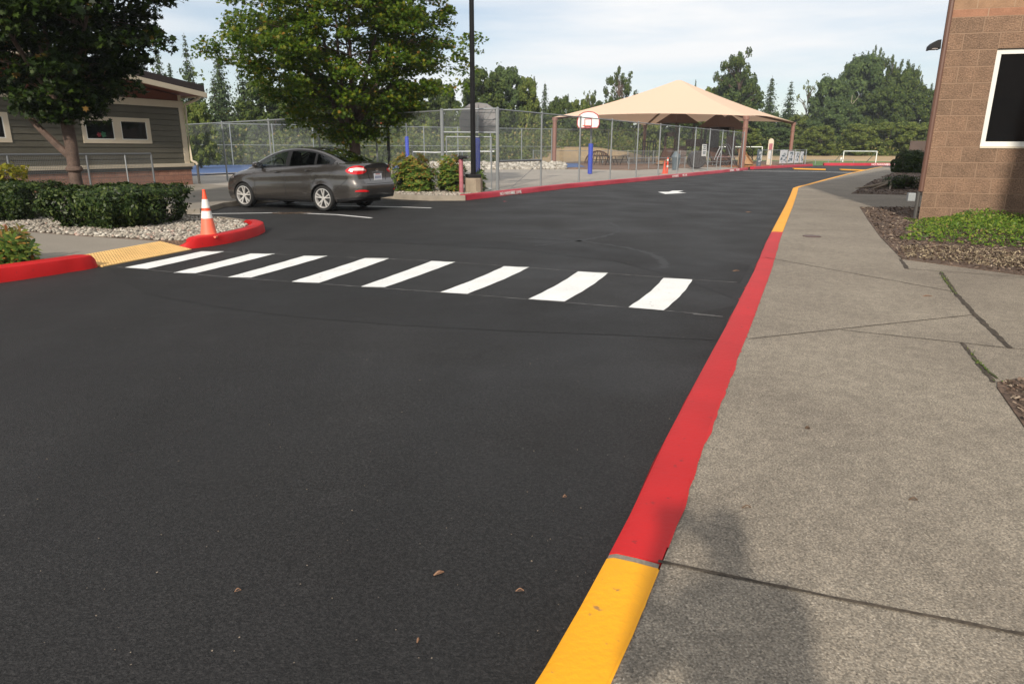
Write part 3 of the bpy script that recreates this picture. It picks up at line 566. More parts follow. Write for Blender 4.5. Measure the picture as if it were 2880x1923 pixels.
# tactile pad
pad = MB(); A0, B0, C0, D0 = (np.array(q) for q in ((-5.30, 8.76), (-4.86, 10.33), (-5.42, 10.52), (-5.80, 8.90)))
pad.add([(*A0, .010), (*B0, .010), (*C0, .104), (*D0, .104), (*A0, -.05), (*B0, -.05), (*C0, -.05), (*D0, -.05)], [(0, 1, 2, 3), (0, 4, 5, 1), (1, 5, 6, 2), (2, 6, 7, 3), (3, 7, 4, 0)])
for i in range(36):
    for j in range(9):
        s, t = (i+.5)/36, (j+.5)/9; p = (A0*(1-s)+B0*s)*(1-t)+(D0*(1-s)+C0*s)*t; x, y = p; r = .013; zb_ = .010+.094*t
        pad.add([(x-r, y-r, zb_), (x+r, y-r, zb_), (x+r, y+r, zb_), (x-r, y+r, zb_), (x-r*.6, y-r*.6, zb_+.007), (x+r*.6, y-r*.6, zb_+.007), (x+r*.6, y+r*.6, zb_+.007), (x-r*.6, y+r*.6, zb_+.007)], [(4, 5, 6, 7), (0, 1, 5, 4), (1, 2, 6, 5), (2, 3, 7, 6), (3, 0, 4, 7)])
struct(pad.build('tactile_paving', M['pad_yellow']))
# stones
ICO_V = np.array([(0, 0, 1), (.894, 0, .447), (.276, .851, .447), (-.724, .526, .447), (-.724, -.526, .447), (.276, -.851, .447), (.724, .526, -.447), (-.276, .851, -.447), (-.894, 0, -.447), (-.276, -.851, -.447), (.724, -.526, -.447), (0, 0, -1)])
ICO_F = np.array([(0, 1, 2), (0, 2, 3), (0, 3, 4), (0, 4, 5), (0, 5, 1), (1, 6, 2), (2, 7, 3), (3, 8, 4), (4, 9, 5), (5, 10, 1), (2, 6, 7), (3, 7, 8), (4, 8, 9), (5, 9, 10), (1, 10, 6), (6, 11, 7), (7, 11, 8), (8, 11, 9), (9, 11, 10), (10, 11, 6)])
def stonemat(name, cols):
    m = leafmat(name, cols, 0, .85); return m
STM = stonemat('river_stones', [(0, (.11, .10, .085)), (.4, (.26, .23, .19)), (.75, (.38, .34, .28)), (.93, (.55, .51, .44)), (1, (.30, .16, .12))])
def stones(name, pts, smin, smax, m, origin):
    N = len(pts); P = np.array(pts); sz = rng.uniform(smin, smax, (N, 1, 1))*np.stack([rng.uniform(.7, 1.3, N), rng.uniform(.6, 1.0, N), rng.uniform(.4, .75, N)], 1)[:, None, :]
    a = rng.uniform(0, 6.28, N); v = ICO_V[None]*sz*rng.uniform(.85, 1.15, (N, 12, 1)); x = v[..., 0]*np.cos(a)[:, None]-v[..., 1]*np.sin(a)[:, None]; y = v[..., 0]*np.sin(a)[:, None]+v[..., 1]*np.cos(a)[:, None]
    tl_ = rng.uniform(-.4, .4, N)[:, None]; V_ = np.stack([x, y, v[..., 2]+x*tl_], 2)+P[:, None, :]-np.array(origin)
    fc = (ICO_F[None]+(np.arange(N)*12)[:, None, None]).reshape(-1, 3); me = bpy.data.meshes.new(name)
    me.vertices.add(N*12); me.vertices.foreach_set('co', V_.ravel()); me.loops.add(fc.size); me.loops.foreach_set('vertex_index', fc.ravel().astype(np.int32))
    me.polygons.add(len(fc)); me.polygons.foreach_set('loop_start', np.arange(0, fc.size, 3, dtype=np.int32)); me.polygons.foreach_set('loop_total', np.full(len(fc), 3, dtype=np.int32))
    me.polygons.foreach_set('use_smooth', np.ones(len(fc), dtype=bool)); me.materials.append(m); me.update(calc_edges=True); me.validate()
    o = bpy.data.objects.new(name, me); COL.objects.link(o); o.location = origin; return struct(o, 'stuff')
def scatter(poly, N, z, y1=None):
    xs = [p[0] for p in poly]; ys = [p[1] for p in poly]; o = []
    while len(o) < N:
        x, y = random.uniform(min(xs), max(xs)), random.uniform(min(ys), max(ys))
        if inside(poly, x, y): o.append((x, y, z+random.uniform(-.01, .012)))
    return o
stones('river_gravel', scatter([(-5.0, 10.62), (-4.8, 11.3), (-4.74, 11.9), (-4.85, 12.6), (-5.3, 13.4), (-6.3, 14.2), (-8, 14.8), (-10.5, 14.0), (-10.5, 11.5), (-8.2, 11.68), (-6.94, 11.12), (-5.45, 10.58)], 9000, .115), .020, .042, STM, (-7, 12, .1))
stones('river_gravel', scatter([(-9, 6.6), (-6.7, 6.65), (-6.38, 7.1), (-6.06, 7.75), (-5.88, 8.2), (-6.1, 8.72), (-7.5, 9.25), (-9.5, 9.25)], 3400, .115), .020, .042, STM, (-7, 8, .1))
stones('river_gravel', scatter(gbed, 3500, .135), .025, .05, STM, (-3, 23, .1))
# mulch chips
CH = leafmat('bark_chips', [(0, (.04, .028, .02)), (.45, (.11, .07, .05)), (.8, (.20, .145, .105)), (1, (.42, .34, .25))], 0, .9)
def chips(poly, N, s0, s1, z=.165):
    P = np.array(scatter(poly, N, z)); return struct(cards('bark_mulch', CH, P, rnd_dir(N)*.55+np.array([0, 0, 1]), rng.uniform(s0, s1, N), [(-.22, -.5, 0), (.2, -.45, .05), (.25, .4, 0), (-.15, .5, -.05)], origin=(P[:, 0].mean(), P[:, 1].mean(), .15)), 'stuff')
chips([(2.2, 2.3), (2.62, 3.22), (2.95, 3.9), (3.6, 4.0), (4.5, 3.7), (4.5, 2.3)], 6000, .012, .04)
chips([(5.0, 8.75), (7.06, 13.66), (8.43, 16.8), (10.3, 16.8), (8.3, 14), (12, 12.5), (12, 5.8), (8, 6.65), (5.8, 7.58)], 14000, .02, .06)
chips(M3, 7000, .03, .09); chips(M4, 4000, .05, .12)
DRY = leafmat('dry_litter', [(0, (.16, .12, .075)), (1, (.42, .34, .22))], 0, .9)
P = np.array(scatter([(5.1, 8.8), (5.6, 9.9), (6.4, 9.9), (7.2, 9.0), (9.5, 8.3), (10, 7.3), (7.2, 7.7), (6.0, 7.9)], 5200, .172)); struct(cards('dry_litter', DRY, P, rnd_dir(len(P))*.6+np.array([0, 0, 1]), rng.uniform(.015, .05, len(P)), NEED, origin=(7, 9, .15)), 'stuff')
# ================================================================== BUILDINGS
def frame_of(P, D):
    P = np.array(P, float); D = np.array(D, float); D /= np.linalg.norm(D); return P, D
class Wall:
    def __init__(s, P, D, n): s.P, s.D = frame_of(P, D); s.n = np.array(n, float)/np.linalg.norm(n)
    def at(s, a, off, z): q = s.P+s.D*a+s.n*off; return (float(q[0]), float(q[1]), float(z))
    def box(s, mb, a0, a1, o0, o1, z0, z1):
        p = np.array(s.at(a0, o0, z0)); return mb.obox(p, np.array([*s.D, 0])*(a1-a0), np.array([*s.n, 0])*(o1-o0), (0, 0, z1-z0))
    def slope(s, mb, a0, a1, o0, o1, zb0, zb1, zt0, zt1):
        v = [s.at(a0, o0, zb0), s.at(a1, o0, zb1), s.at(a1, o1, zb1), s.at(a0, o1, zb0), s.at(a0, o0, zt0), s.at(a1, o0, zt1), s.at(a1, o1, zt1), s.at(a0, o1, zt0)]
        return mb.add(v, [(0, 3, 2, 1), (4, 5, 6, 7), (0, 1, 5, 4), (1, 2, 6, 5), (2, 3, 7, 6), (3, 0, 4, 7)])
H = Wall((-12.26, 26.8), (-math.sin(.427), -math.cos(.427)), (math.cos(.427), -math.sin(.427)))
ROUGH = block_mat('rough_block', (.34, .165, .115), (.40, .21, .15), (.24, .15, .12), .42, .19, 0, -.1, .008, 1.0)
hs = thing('school_building', 'olive lap sided school building with cream trim and rough red block base at left', 'building', H.at(5, -4, .1))
mb = MB(); H.box(mb, 0.02, 13, -8, .05, .08, .67); uvwall(mb.build('block_base', ROUGH, hs), H.P, H.D)
mb = MB(); H.box(mb, -.02, 13, -7.9, .08, .672, .775); mb.build('flashing', M['flash'], hs)
mb = MB(); H.box(mb, -.08, 13, -7.9, .12, .778, .90); mb.build('ledge_trim', M['cream_trim'], hs, bevel=.008)
mb = MB(); z = .902
H.box(mb, .26, 12.9, -7.8, -.02, .902, 3.12)
while z < 2.87:
    z1 = min(z+.180, 2.875)
    v = [H.at(.255, -.02, z1), H.at(.255, -.02, z), H.at(.255, .0275, z), H.at(.255, .014, z1), H.at(12.9, -.02, z1), H.at(12.9, -.02, z), H.at(12.9, .0275, z), H.at(12.9, .014, z1)]
    mb.add(v, [(0, 1, 2, 3), (4, 7, 6, 5), (2, 6, 7, 3), (1, 5, 6, 2), (3, 7, 4, 0)]); z += .1925
mb.build('siding', M['olive_siding'], hs)
mb = MB(); H.box(mb, .03, .25, -.2, .035, .902, 2.875); mb.build('corner_trim', M['cream_trim'], hs)
mb = MB(); H.box(mb, .03, 12.95, -.2, .05, 2.878, 3.11); mb.build('frieze_board', M['cream_trim'], hs)
sl = .117
mb = MB(); H.slope(mb, .1, 12.9, -7.7, .0, 3.12, 3.12, 3.26+sl*.4, 3.26+sl*13.2); mb.build('gable_wall', M['soffit'], hs)
mb = MB(); H.box(mb, .10, .22, 0, .03, 3.12, 3.32); mb.build('gable_post', M['cream_trim'], hs)
rf = None
mb = MB(); H.slope(mb, -.28, 13.2, -8.5, .86, 3.42, 3.42+sl*13.5, 3.66, 3.66+sl*13.5); rf = mb.build('roof', M['roofing'], hs)
mb = MB(); H.slope(mb, -.27, 13.2, -8.4, .80, 3.30, 3.30+sl*13.5, 3.417, 3.417+sl*13.5); mb.build('soffit', M['soffit'], rf)
mb = MB(); H.slope(mb, -.32, 13.2, .805, .90, 3.25, 3.25+sl*13.5, 3.42, 3.42+sl*13.5); H.box(mb, -.34, -.283, -8.4, .90, 3.25, 3.417); mb.build('fascia', M['cream_trim'], rf)
mb = MB(); mb.tube([H.at(-.45, .55, 3.38), H.at(-.36, .4, 3.22), H.at(-.02, .07, 3.0), H.at(-.01, .07, 2.9), H.at(-.01, .07, 1.02), H.at(-.03, .09, .98), H.at(-.14, .16, .92), H.at(-.17, .17, .85)], .045, 10); mb.build('downspout', M['cream_trim'], hs, smooth=2)
mb = MB(); mb.tube([H.at(-.17, .17, .85), H.at(-.17, .17, .14)], .043, 10); mb.build('drain_pipe', M['flash'], hs, smooth=2)
mb = MB(); 
for i in range(30): mb.box((0, 0, 0), (0, 0, 0)) if False else None
for a0, panes in ((1.55, [(1.70, 2.69), (2.96, 3.95)]), (6.28, [(6.43, 7.42), (7.69, 8.68)])):
    wn = MB(); H.box(wn, a0, a0+2.53, .0, .036, 1.60, 1.72); H.box(wn, a0, a0+2.53, .0, .036, 2.32, 2.45)
    H.box(wn, a0, panes[0][0], .0, .036, 1.72, 2.32); H.box(wn, panes[0][1], panes[1][0], .0, .036, 1.72, 2.32); H.box(wn, panes[1][1], a0+2.53, .0, .036, 1.72, 2.32)
    wo = wn.build('window', M['cream_trim'], hs)
    for p0, p1 in panes:
        g = MB(); H.box(g, p0+.03, p1-.03, .0, .029, 1.75, 2.30); g.build('pane', M['glass_dark'], wo)
        g = MB(); H.box(g, p0, p0+.03, .002, .032, 1.722, 2.318); H.box(g, p1-.03, p1, .002, .032, 1.722, 2.318); H.box(g, p0+.03, p1-.03, .002, .032, 1.722, 1.75); g.build('sash', M['white_frame'], wo)
mm('decal_red', (.22, .02, .03), .6); mm('decal_green', (.02, .11, .05), .6); mm('decal_grey', (.05, .06, .06), .6)
for i, (a, z, r, m, lab) in enumerate(((3.52, 1.87, .07, 'decal_red', 'red flower shape'), (3.36, 1.88, .09, 'decal_green', 'green leaf shape'))):
    g = MB(); pts = [H.at(a+r*(1+.2*math.cos(5*t))*math.cos(t), .031, z+r*(1+.2*math.cos(5*t))*math.sin(t)) for t in np.linspace(0, 2*math.pi, 30, endpoint=False)]
    g.poly(pts); g.build('window_art', M[m], hs)
# ramp guard rail in front of it
MW_SQ = meshwire('rail_mesh', (.2, .21, .21), .05, .17, diamond=False)
gr = thing('ramp_railing', 'grey steel ramp railing with wire mesh infill in front of the olive building', 'railing', H.at(5, 1.58, .12))
def wtube(w, mb, pts, r, k=8): return mb.tube([w.at(*p) for p in pts], r, k)
mb = MB(); wtube(H, mb, [(2.9, 1.58, 1.27), (10, 1.58, 1.27)], .03); mb.build('top_rail', M['galv_dark'], gr, smooth=2)
for a in (2.9, 5.14, 7.4, 9.6):
    mb = MB(); wtube(H, mb, [(a, 1.58, .12), (a, 1.58, 1.25)], .034); mb.build('post', M['galv_dark'], gr, smooth=2)
mb = MB(); wtube(H, mb, [(3.86, 1.58, 1.25), (3.86, 1.58, .26), (2.93, 1.58, .26)], .026); mb.build('panel_frame', M['galv'], gr, smooth=2)
mb = MB(); mb.poly([H.at(2.92, 1.58, .27), H.at(10, 1.58, .27), H.at(10, 1.58, 1.25), H.at(2.92, 1.58, 1.25)]); uvwall(mb.build('wire_mesh', MW_SQ, gr), H.P, H.D)
# ---- right masonry building
B = Wall((8.18, 13.92), (math.cos(.268), -math.sin(.268)), (-math.sin(.268), -math.cos(.268)))
SPLIT = block_mat('split_face_block', (.198, .126, .082), (.255, .158, .101), (.285, .186, .122), .60, .291, -.26, -.099, .012, .9)
SMOOTH = block_mat('smooth_block', (.30, .178, .105), (.27, .172, .105), (.34, .225, .145), .60, .30, -.1, -4.0, .010, .25, True)
BAND = block_mat('band_block', (.32, .158, .095), (.29, .155, .095), (.35, .23, .15), .60, .15, -.3, -3.865, .010, .25, True)
bb = thing('masonry_building', 'tan split face block school building with white framed window at right edge', 'building', B.at(3, -3, .15))
w0, w1, zb, zt, TOPZ = .85, 2.65, 1.56, 3.31, 7.4
def wallface(mb, a0, a1, z0, z1, off=0): mb.poly([B.at(a0, off, z0), B.at(a1, off, z0), B.at(a1, off, z1), B.at(a0, off, z1)])
mb = MB()
for r in ((0, w0, .1, 3.865), (w1, 6.3, .1, 3.865), (w0, w1, .1, zb), (w0, w1, zt, 3.865)): wallface(mb, *r)
for a in (w0, w1): mb.poly([B.at(a, 0, zb), B.at(a, -.2, zb), B.at(a, -.2, zt), B.at(a, 0, zt)])
mb.poly([B.at(w0, 0, zt), B.at(w1, 0, zt), B.at(w1, -.2, zt), B.at(w0, -.2, zt)])
Wd = np.array([.56, .83]); Wd /= np.linalg.norm(Wd); c0 = np.array(B.at(0, 0, 0)[:2]); c1 = c0+Wd*26; c2 = np.array(B.at(6.3, 0, 0)[:2])
def side(mb, z0, z1): mb.poly([(*c1, z0), (*c0, z0), (*c0, z1), (*c1, z1)])
side(mb, .1, 3.865); uvwall(mb.build('lower_wall', SPLIT, bb), B.P, B.D)
mb = MB(); wallface(mb, -.0, 6.3, 3.867, 4.013, -.012); side(mb, 3.867, 4.013); uvwall(mb.build('band_course', BAND, bb), B.P, B.D)
mb = MB(); wallface(mb, 0, 6.3, 4.015, TOPZ, -.012); side(mb, 4.015, TOPZ); uvwall(mb.build('upper_wall', SMOOTH, bb), B.P, B.D)
mb = MB(); mb.prism([tuple(c0+np.array([.02, .05])), tuple(c2), (c2[0]+10, c2[1]+20), tuple(c1)], TOPZ, TOPZ+.25); mb.build('roof', M['roofing'], bb)
# wing added out of the picture at right so its edge shades the wall
wx, wy = 8.72, 9.3; wdir = np.array([B.D[0], B.D[1]])
q = [np.array([wx, wy]), np.array([wx, wy])+wdir*9, np.array([wx, wy])+wdir*9-B.n*-6, np.array([wx, wy])+B.n*6]
mb = MB(); mb.prism([tuple(q[0]), tuple(q[1]), tuple(q[1]+B.n*9), tuple(q[0]+B.n*9)], .1, 6.6); uvwall(mb.build('shading_wing', SPLIT, bb), B.P, B.D)
wn = MB(); fw = .095
B.box(wn, w0+.002, w1-.002, -.11, -.045, zb+.002, zb+fw); B.box(wn, w0+.002, w1-.002, -.11, -.045, zt-fw, zt-.002); B.box(wn, w0+.002, w0+fw, -.11, -.045, zb+fw, zt-fw); B.box(wn, w1-fw, w1-.002, -.11, -.045, zb+fw, zt-fw)
wo = wn.build('window', M['white_frame'], bb, bevel=.004)
g = MB(); B.box(g, w0+fw, w1-fw, -.12, -.085, zb+fw, zt-fw); g.build('pane', M['glass_dark'], wo)
g = MB(); B.box(g, w0, w1, -.044, .02, zb-.03, zb+.0015); g.build('sill', M['cream_trim'], wo)
mb = MB(); mb.tube([B.at(-.03, -.03, .70), B.at(-.03, -.03, TOPZ)], .05, 10); mb.build('downspout', M['brown_metal'], bb, smooth=2)
mb = MB(); mb.tube([B.at(-.055, -.05, .12), B.at(-.055, -.05, .70)], .035, 10); mb.build('drain_pipe', M['flash'], bb, smooth=2)
mb = MB(); B.box(mb, -.24, -.10, -.16, -.04, .50, .66); mb.build('meter_box', M['galv'], bb, bevel=.008)
lm = MB()
prof = [(-.11, 3.50), (-.17, 3.49), (-.24, 3.45), (-.285, 3.40), (-.29, 3.33), (-.265, 3.325), (-.25, 3.355), (-.20, 3.365), (-.15, 3.36), (-.10, 3.335)]
v = [B.at(a, -.22, z) for a, z in prof]+[B.at(a, .02, z) for a, z in prof]; k = len(prof); lm.add(v, [tuple(range(k)), tuple(range(2*k-1, k-1, -1))]+[(i, k+i, k+(i+1) % k, (i+1) % k) for i in range(k)])
lo = lm.build('wall_lamp', M['black_metal'], bb); g = MB(); B.box(g, -.245, -.14, -.2, 0, 3.335, 3.353); g.build('lens', M['lens_clear'], lo)
# ---- brown enclosure wall and things by it
x0, y0 = at(2551, 460); 
mb = MB(); mb.obox((x0, y0, .0), (14, -5.5, 0), (.4, .3, 0), (0, 0, 2.45)); en = mb.build('enclosure_wall', M['brown_wall']); tag(en, 'dark brown block enclosure wall with white smudges beyond the masonry building', 'wall')
g = MB(); 
for a, z in ((1.75, 1.75), (2.15, 1.55)): g.obox((x0+a-.02, y0-a*.393-.02, z), (.16, -.063, .1), (0, .004, 0), (.0, 0, .3))
g.build('white_smudge', M['white_paint'], en)
# ================================================================== FENCES
WIRE = meshwire('chain_link', (.26, .28, .28), .055, .085)
WIREF = meshwire('chain_link_far', (.22, .24, .24), .055, .08)
def fence(name, lab, P0, P1, z0, z1, posts, pr=.034, wire=None, mid=None, grp=None, mt='galv', rr=.022, z0b=None, cat='fence', z1b=None):
    P0, P1 = np.array(P0, float), np.array(P1, float); L = np.linalg.norm(P1-P0); D = (P1-P0)/L; z1b = z1 if z1b is None else z1b
    t = thing(name, lab, cat, (*P0, z0), 0, grp); Z = lambda s: z1+(z1b-z1)*s/L
    Q = lambda s, z: (P0[0]+D[0]*s, P0[1]+D[1]*s, z)
    for s in posts:
        mb = MB(); r = pr*1.7 if s in (posts[0],) and pr > .03 else pr
        mb.tube([Q(s, z0-.05), Q(s, Z(s)+.03)], r, 8); mb.tube([Q(s, Z(s)+.03), Q(s, Z(s)+.07)], [r*1.15, r*.4], 8); mb.build('post', M[mt], t, smooth=2)
    mb = MB(); mb.tube([Q(posts[0], Z(posts[0])), Q(posts[-1], Z(posts[-1]))], rr, 8); mb.build('top_rail', M[mt], t, smooth=2)
    for z in (mid or []):
        mb = MB(); mb.tube([Q(posts[0], z), Q(posts[-1], z)], rr*.9, 6); mb.build('rail', M[mt], t, smooth=2)
    if wire:
        mb = MB(); a, b = posts[0], posts[-1]; mb.poly([Q(a, z0+.04), Q(b, z0+.04), Q(b, Z(b)+.01), Q(a, Z(a)+.01)]); uvwall(mb.build('wire_mesh', wire, t), P0, D)
    return t
F0 = np.array([-.5, 23.2]); FD = np.array([18.6, 32.2]); FD /= np.linalg.norm(FD)
ff = fence('chain_link_fence', 'long tall chain link fence running along the red kerb beside the road', F0, F0+FD*36.6, .12, 2.70, [0]+[3.08+3.3*i*1.015 for i in range(11)], wire=WIRE)
mb = MB(); a, b = F0+FD*.1, F0+FD*3.05; mb.tube([(*a, 1.08), (*b, 1.08)], .035, 8); mb.build('brace_rail', M['galv_dark'], ff, smooth=2)
mb = MB(); a, b = F0+FD*.9, F0+FD*3.0; mb.tube([(*a, .2), (*b, 1.0)], .008, 5); mb.build('brace_rod', M['galv_dark'], ff)
G0 = np.array([-2.28, 23.0]); G1 = np.array([-15.6, 32.35]); GD = (G1-G0)/np.linalg.norm(G1-G0)
fence('chain_link_fence', 'tall chain link fence running behind the grey car from gate to olive building', G0, G0+GD*15.9, .12, 2.64, [0, 3.0, 6.0, 8.95, 12.1, 15.2], wire=WIRE, z1b=2.42)
gt = thing('fence_gate', 'chain link pedestrian gate beside the black lamp pole', 'gate', (*(G0+F0)/2, .1))
gd = (F0-G0)/np.linalg.norm(F0-G0); gl = np.linalg.norm(F0-G0); GP = lambda s, z: (*(G0+gd*s), z)
mb = MB(); mb.tube([GP(0, 2.66), GP(gl, 2.72)], .024, 8); mb.build('top_rail', M['galv'], gt, smooth=2)
mb = MB(); mb.tube([GP(0, 1.98), GP(gl, 1.98)], .026, 8); mb.build('transom', M['galv'], gt, smooth=2)
mb = MB(); mb.poly([GP(0, 1.98), GP(gl, 1.98), GP(gl, 2.7), GP(0, 2.66)]); uvwall(mb.build('transom_mesh', WIRE, gt), G0, gd)
lf = MB(); q = [GP(.13, .2), GP(.13, 1.84), GP(gl-.2, 1.84), GP(gl-.2, .2), GP(.13, .2)]
for a, b in zip(q[:-1], q[1:]): lf.tube([a, b], .024, 8)
lfo = lf.build('gate_leaf', M['galv'], gt, smooth=2); mb = MB(); mb.poly(q[:4]); uvwall(mb.build('wire_mesh', WIRE, lfo), G0, gd)
mb = MB(); mb.tube([GP(gl-.05, 1.45), GP(gl-.16, 1.45), GP(gl-.28, 1.42)], .025, 6); mb.build('latch', M['galv_dark'], gt)
# far court fence
P0, P1 = (-25.2, 55.), (12.4, 72.); L = math.hypot(37.6, 17); fence('chain_link_fence', 'far tall chain link fence at the back of the courts', P0, P1, .1, 3.25, [L*i/13 for i in range(14)], pr=.05, wire=WIREF, mid=[1.65], rr=.03)
P0 = atd(1500, 421, 70)[:2]; P1 = atd(1992, 425, 62)[:2]; L = math.dist(P0, P1); fence('low_fence', 'low grey fence along the field edge behind the play equipment', P0, P1, .1, 1.28, [L*i/7 for i in range(8)], pr=.035, wire=WIREF)
P0 = (7.9, 48.0); P1 = (19.6, 59.5); L = math.dist(P0, P1); fence('pipe_railing', 'low two rail pipe railing in front of the play structure', P0, P1, .1, .86, [L*i/7 for i in range(8)], pr=.03, mid=[.52])
P0 = at(2128, 475)[:2]; P1 = at(2263, 468.5)[:2]; L = math.dist(P0, P1); lowf = fence('low_fence', 'low chain link fence hung with grey posters right of the slide', P0, P1, .1, 1.42, [L*i/4 for i in range(5)], pr=.04, wire=WIREF)
D = (np.array(P1)-np.array(P0))/L; nn = np.array([D[1], -D[0]]); 
def tpos(u):
    d = ray(u, 450); s, t = np.linalg.solve(np.array([[d[0], -D[0]], [d[1], -D[1]]]), np.array(P0)); return float(t)
pg = 'posters hung on the low fence'
for i, (u0, u1, z0, z1, m, lab) in enumerate(((2126, 2138, .2, 1.45, 'bin_grey', 'dark poster with pale lettering hung on the low fence beside the slide'), (2190, 2210, .35, 1.42, 'boards', 'widest pale poster on the low fence, first right of the dark one'), (2213, 2229, .35, 1.35, 'boards', 'second pale poster from the left on the low fence'), (2232, 2244, .35, 1.3, 'boards', 'third pale poster on the low fence with a red spot'), (2247, 2256, .35, 1.3, 'boards', 'narrowest pale poster at the far right of the low fence'))):
    a, b = tpos(u0), tpos(u1); p = np.array(P0)+D*a+nn*.07; mb = MB(); mb.obox((*p, z0), (*(D*(b-a)), 0), (*(nn*.02), 0), (0, 0, z1-z0)); o = tag(mb.build('poster', M[m]), lab, 'poster', pg)
    mk = MB(); random.seed(i)
    for _ in range(16):
        w_, h_ = random.uniform(.05, .25)*(b-a), random.uniform(.03, .16); s_ = random.uniform(0, (b-a)-w_); z_ = random.uniform(z0+.05, z1-h_-.05); pp = np.array(P0)+D*(a+s_)+nn*.092
        mk = MB(); mk.obox((*(pp+nn*.0004*_), z_), (*(D*w_), 0), (*(nn*.003), 0), (0, 0, h_)); mk.build('printed_mark', M['boards' if m == 'bin_grey' else 'bin_grey'], o)
# ================================================================== STREET THINGS
lp = thing('lamp_pole', 'tall square black lamp pole on a round concrete pier by the gate', 'lamp pole', (-1.24, 22.2, .1))
X, Y = -1.24, 22.2
mb = MB(); mb.lathe([(.0, .0), (.285, .0), (.285, .48), (.27, .51), (0, .51)], (X, Y, .08), k=10); mb.build('pier', M['pier'], lp)
mb = MB(); mb.box((X, Y, .645), (.42, .42, .115), .3); mb.build('base_cover', M['black_metal'], lp, bevel=.02)
mb = MB(); mb.tube([(X, Y, .7), (X, Y, 8.6)], [.085, .07], 4); mb.build('pole', M['black_metal'], lp, bevel=.01)
mb = MB(); mb.box((X-.3, Y-.3, 8.65), (.9, .4, .18), .6); mb.build('lamp_head', M['black_metal'], lp, bevel=.02)
fd = thing('hydrant_standpipe', 'faded pink standpipe with black hose outlet beside the lamp pole', 'standpipe', (-1.61, 21.95, .1)); X, Y = -1.61, 21.95
mb = MB(); mb.cyl(X, Y, .08, 1.18, .068, 14); mb.build('pipe', M['pink'], fd, smooth=2)
mb = MB(); mb.cyl(X, Y, 1.16, 1.27, .085, 12); mb.tube([(X-.05, Y, 1.22), (X+.2, Y-.08, 1.22)], .05, 10); mb.tube([(X, Y, 1.22), (X+.02, Y-.17, 1.22)], .048, 10); mb.build('hose_outlet', M['black_metal'], fd, smooth=2)
mb = MB(); mb.tube([(X+.2, Y-.08, 1.22), (X+.255, Y-.1, 1.22)], .035, 10); mb.build('cap', M['chrome'], fd, smooth=2)
sp = thing('slim_post', 'slim black post behind the trunk of the green maple', 'post', (-4.55, 26.0, .1)); mb = MB(); mb.cyl(-4.55, 26, .08, 3.2, .055, 10); mb.build('shaft', M['black_metal'], sp, smooth=2); mb = MB(); mb.cyl(-4.55, 26, .08, .2, .12, 10); mb.build('base', M['black_metal'], sp)
def cone(X, Y, Z, h, lab, grp=None, stripes=True, rb=.128):
    t = thing('traffic_cone', lab, 'traffic cone', (X, Y, Z), 0, grp); R_at = lambda z: .022+(rb-.022)*(1-z/h)
    mb = MB(); s = rb*1.45; mb.prism([(X-s, Y-s), (X+s, Y-s), (X+s, Y+s), (X-s, Y+s)], Z, Z+.03); mb.build('base', M['cone_low'], t, bevel=.008)
    bands = [(0.03/h, .41, 'cone_low'), (.41, .57, 'reflect_white'), (.57, .635, 'orange'), (.635, .82, 'reflect_white'), (.82, 1, 'orange')] if stripes else [(.03, 1, 'orange')]
    for a, b, m in bands:
        mb = MB(); e = .0 if m != 'reflect_white' else .003; pr = [(R_at(a*h)+e, a*h), (R_at(b*h)+e, b*h)]
        if b == 1: pr += [(R_at(h)*1.15, h), (R_at(h)*1.15, h+.02), (.0, h+.022)]
        mb.lathe(pr, (X, Y, Z), k=24); mb.build('band' if m == 'reflect_white' else 'cone_body', M[m], t, smooth=2)
    return t
cone(-4.86, 10.98, .115, .72, 'orange traffic cone with two white bands on gravel behind the red kerb nose')
x, y = at(1246, 500, .1); cone(x, y, .1, .42, 'short orange cone on the court seen through the gap between the two shrubs', stripes=True, rb=.17)
x, y = at(1868, 489, .1); cone(x, y, .1, .72, 'red and white cone behind the long fence next to an orange delineator post', stripes=False, rb=.12)
x, y = at(1876, 488, .1); dp = thing('delineator_post', 'thin orange delineator post with white bands behind the long fence', 'post', (x, y, .1)); mb = MB(); mb.cyl(x, y, .1, 1.0, .05, 10); mb.build('shaft', M['orange'], dp, smooth=2)
for z in (.45, .8): mb = MB(); mb.cyl(x, y, z, z+.12, .053, 10); mb.build('band', M['reflect_white'], dp, smooth=2)
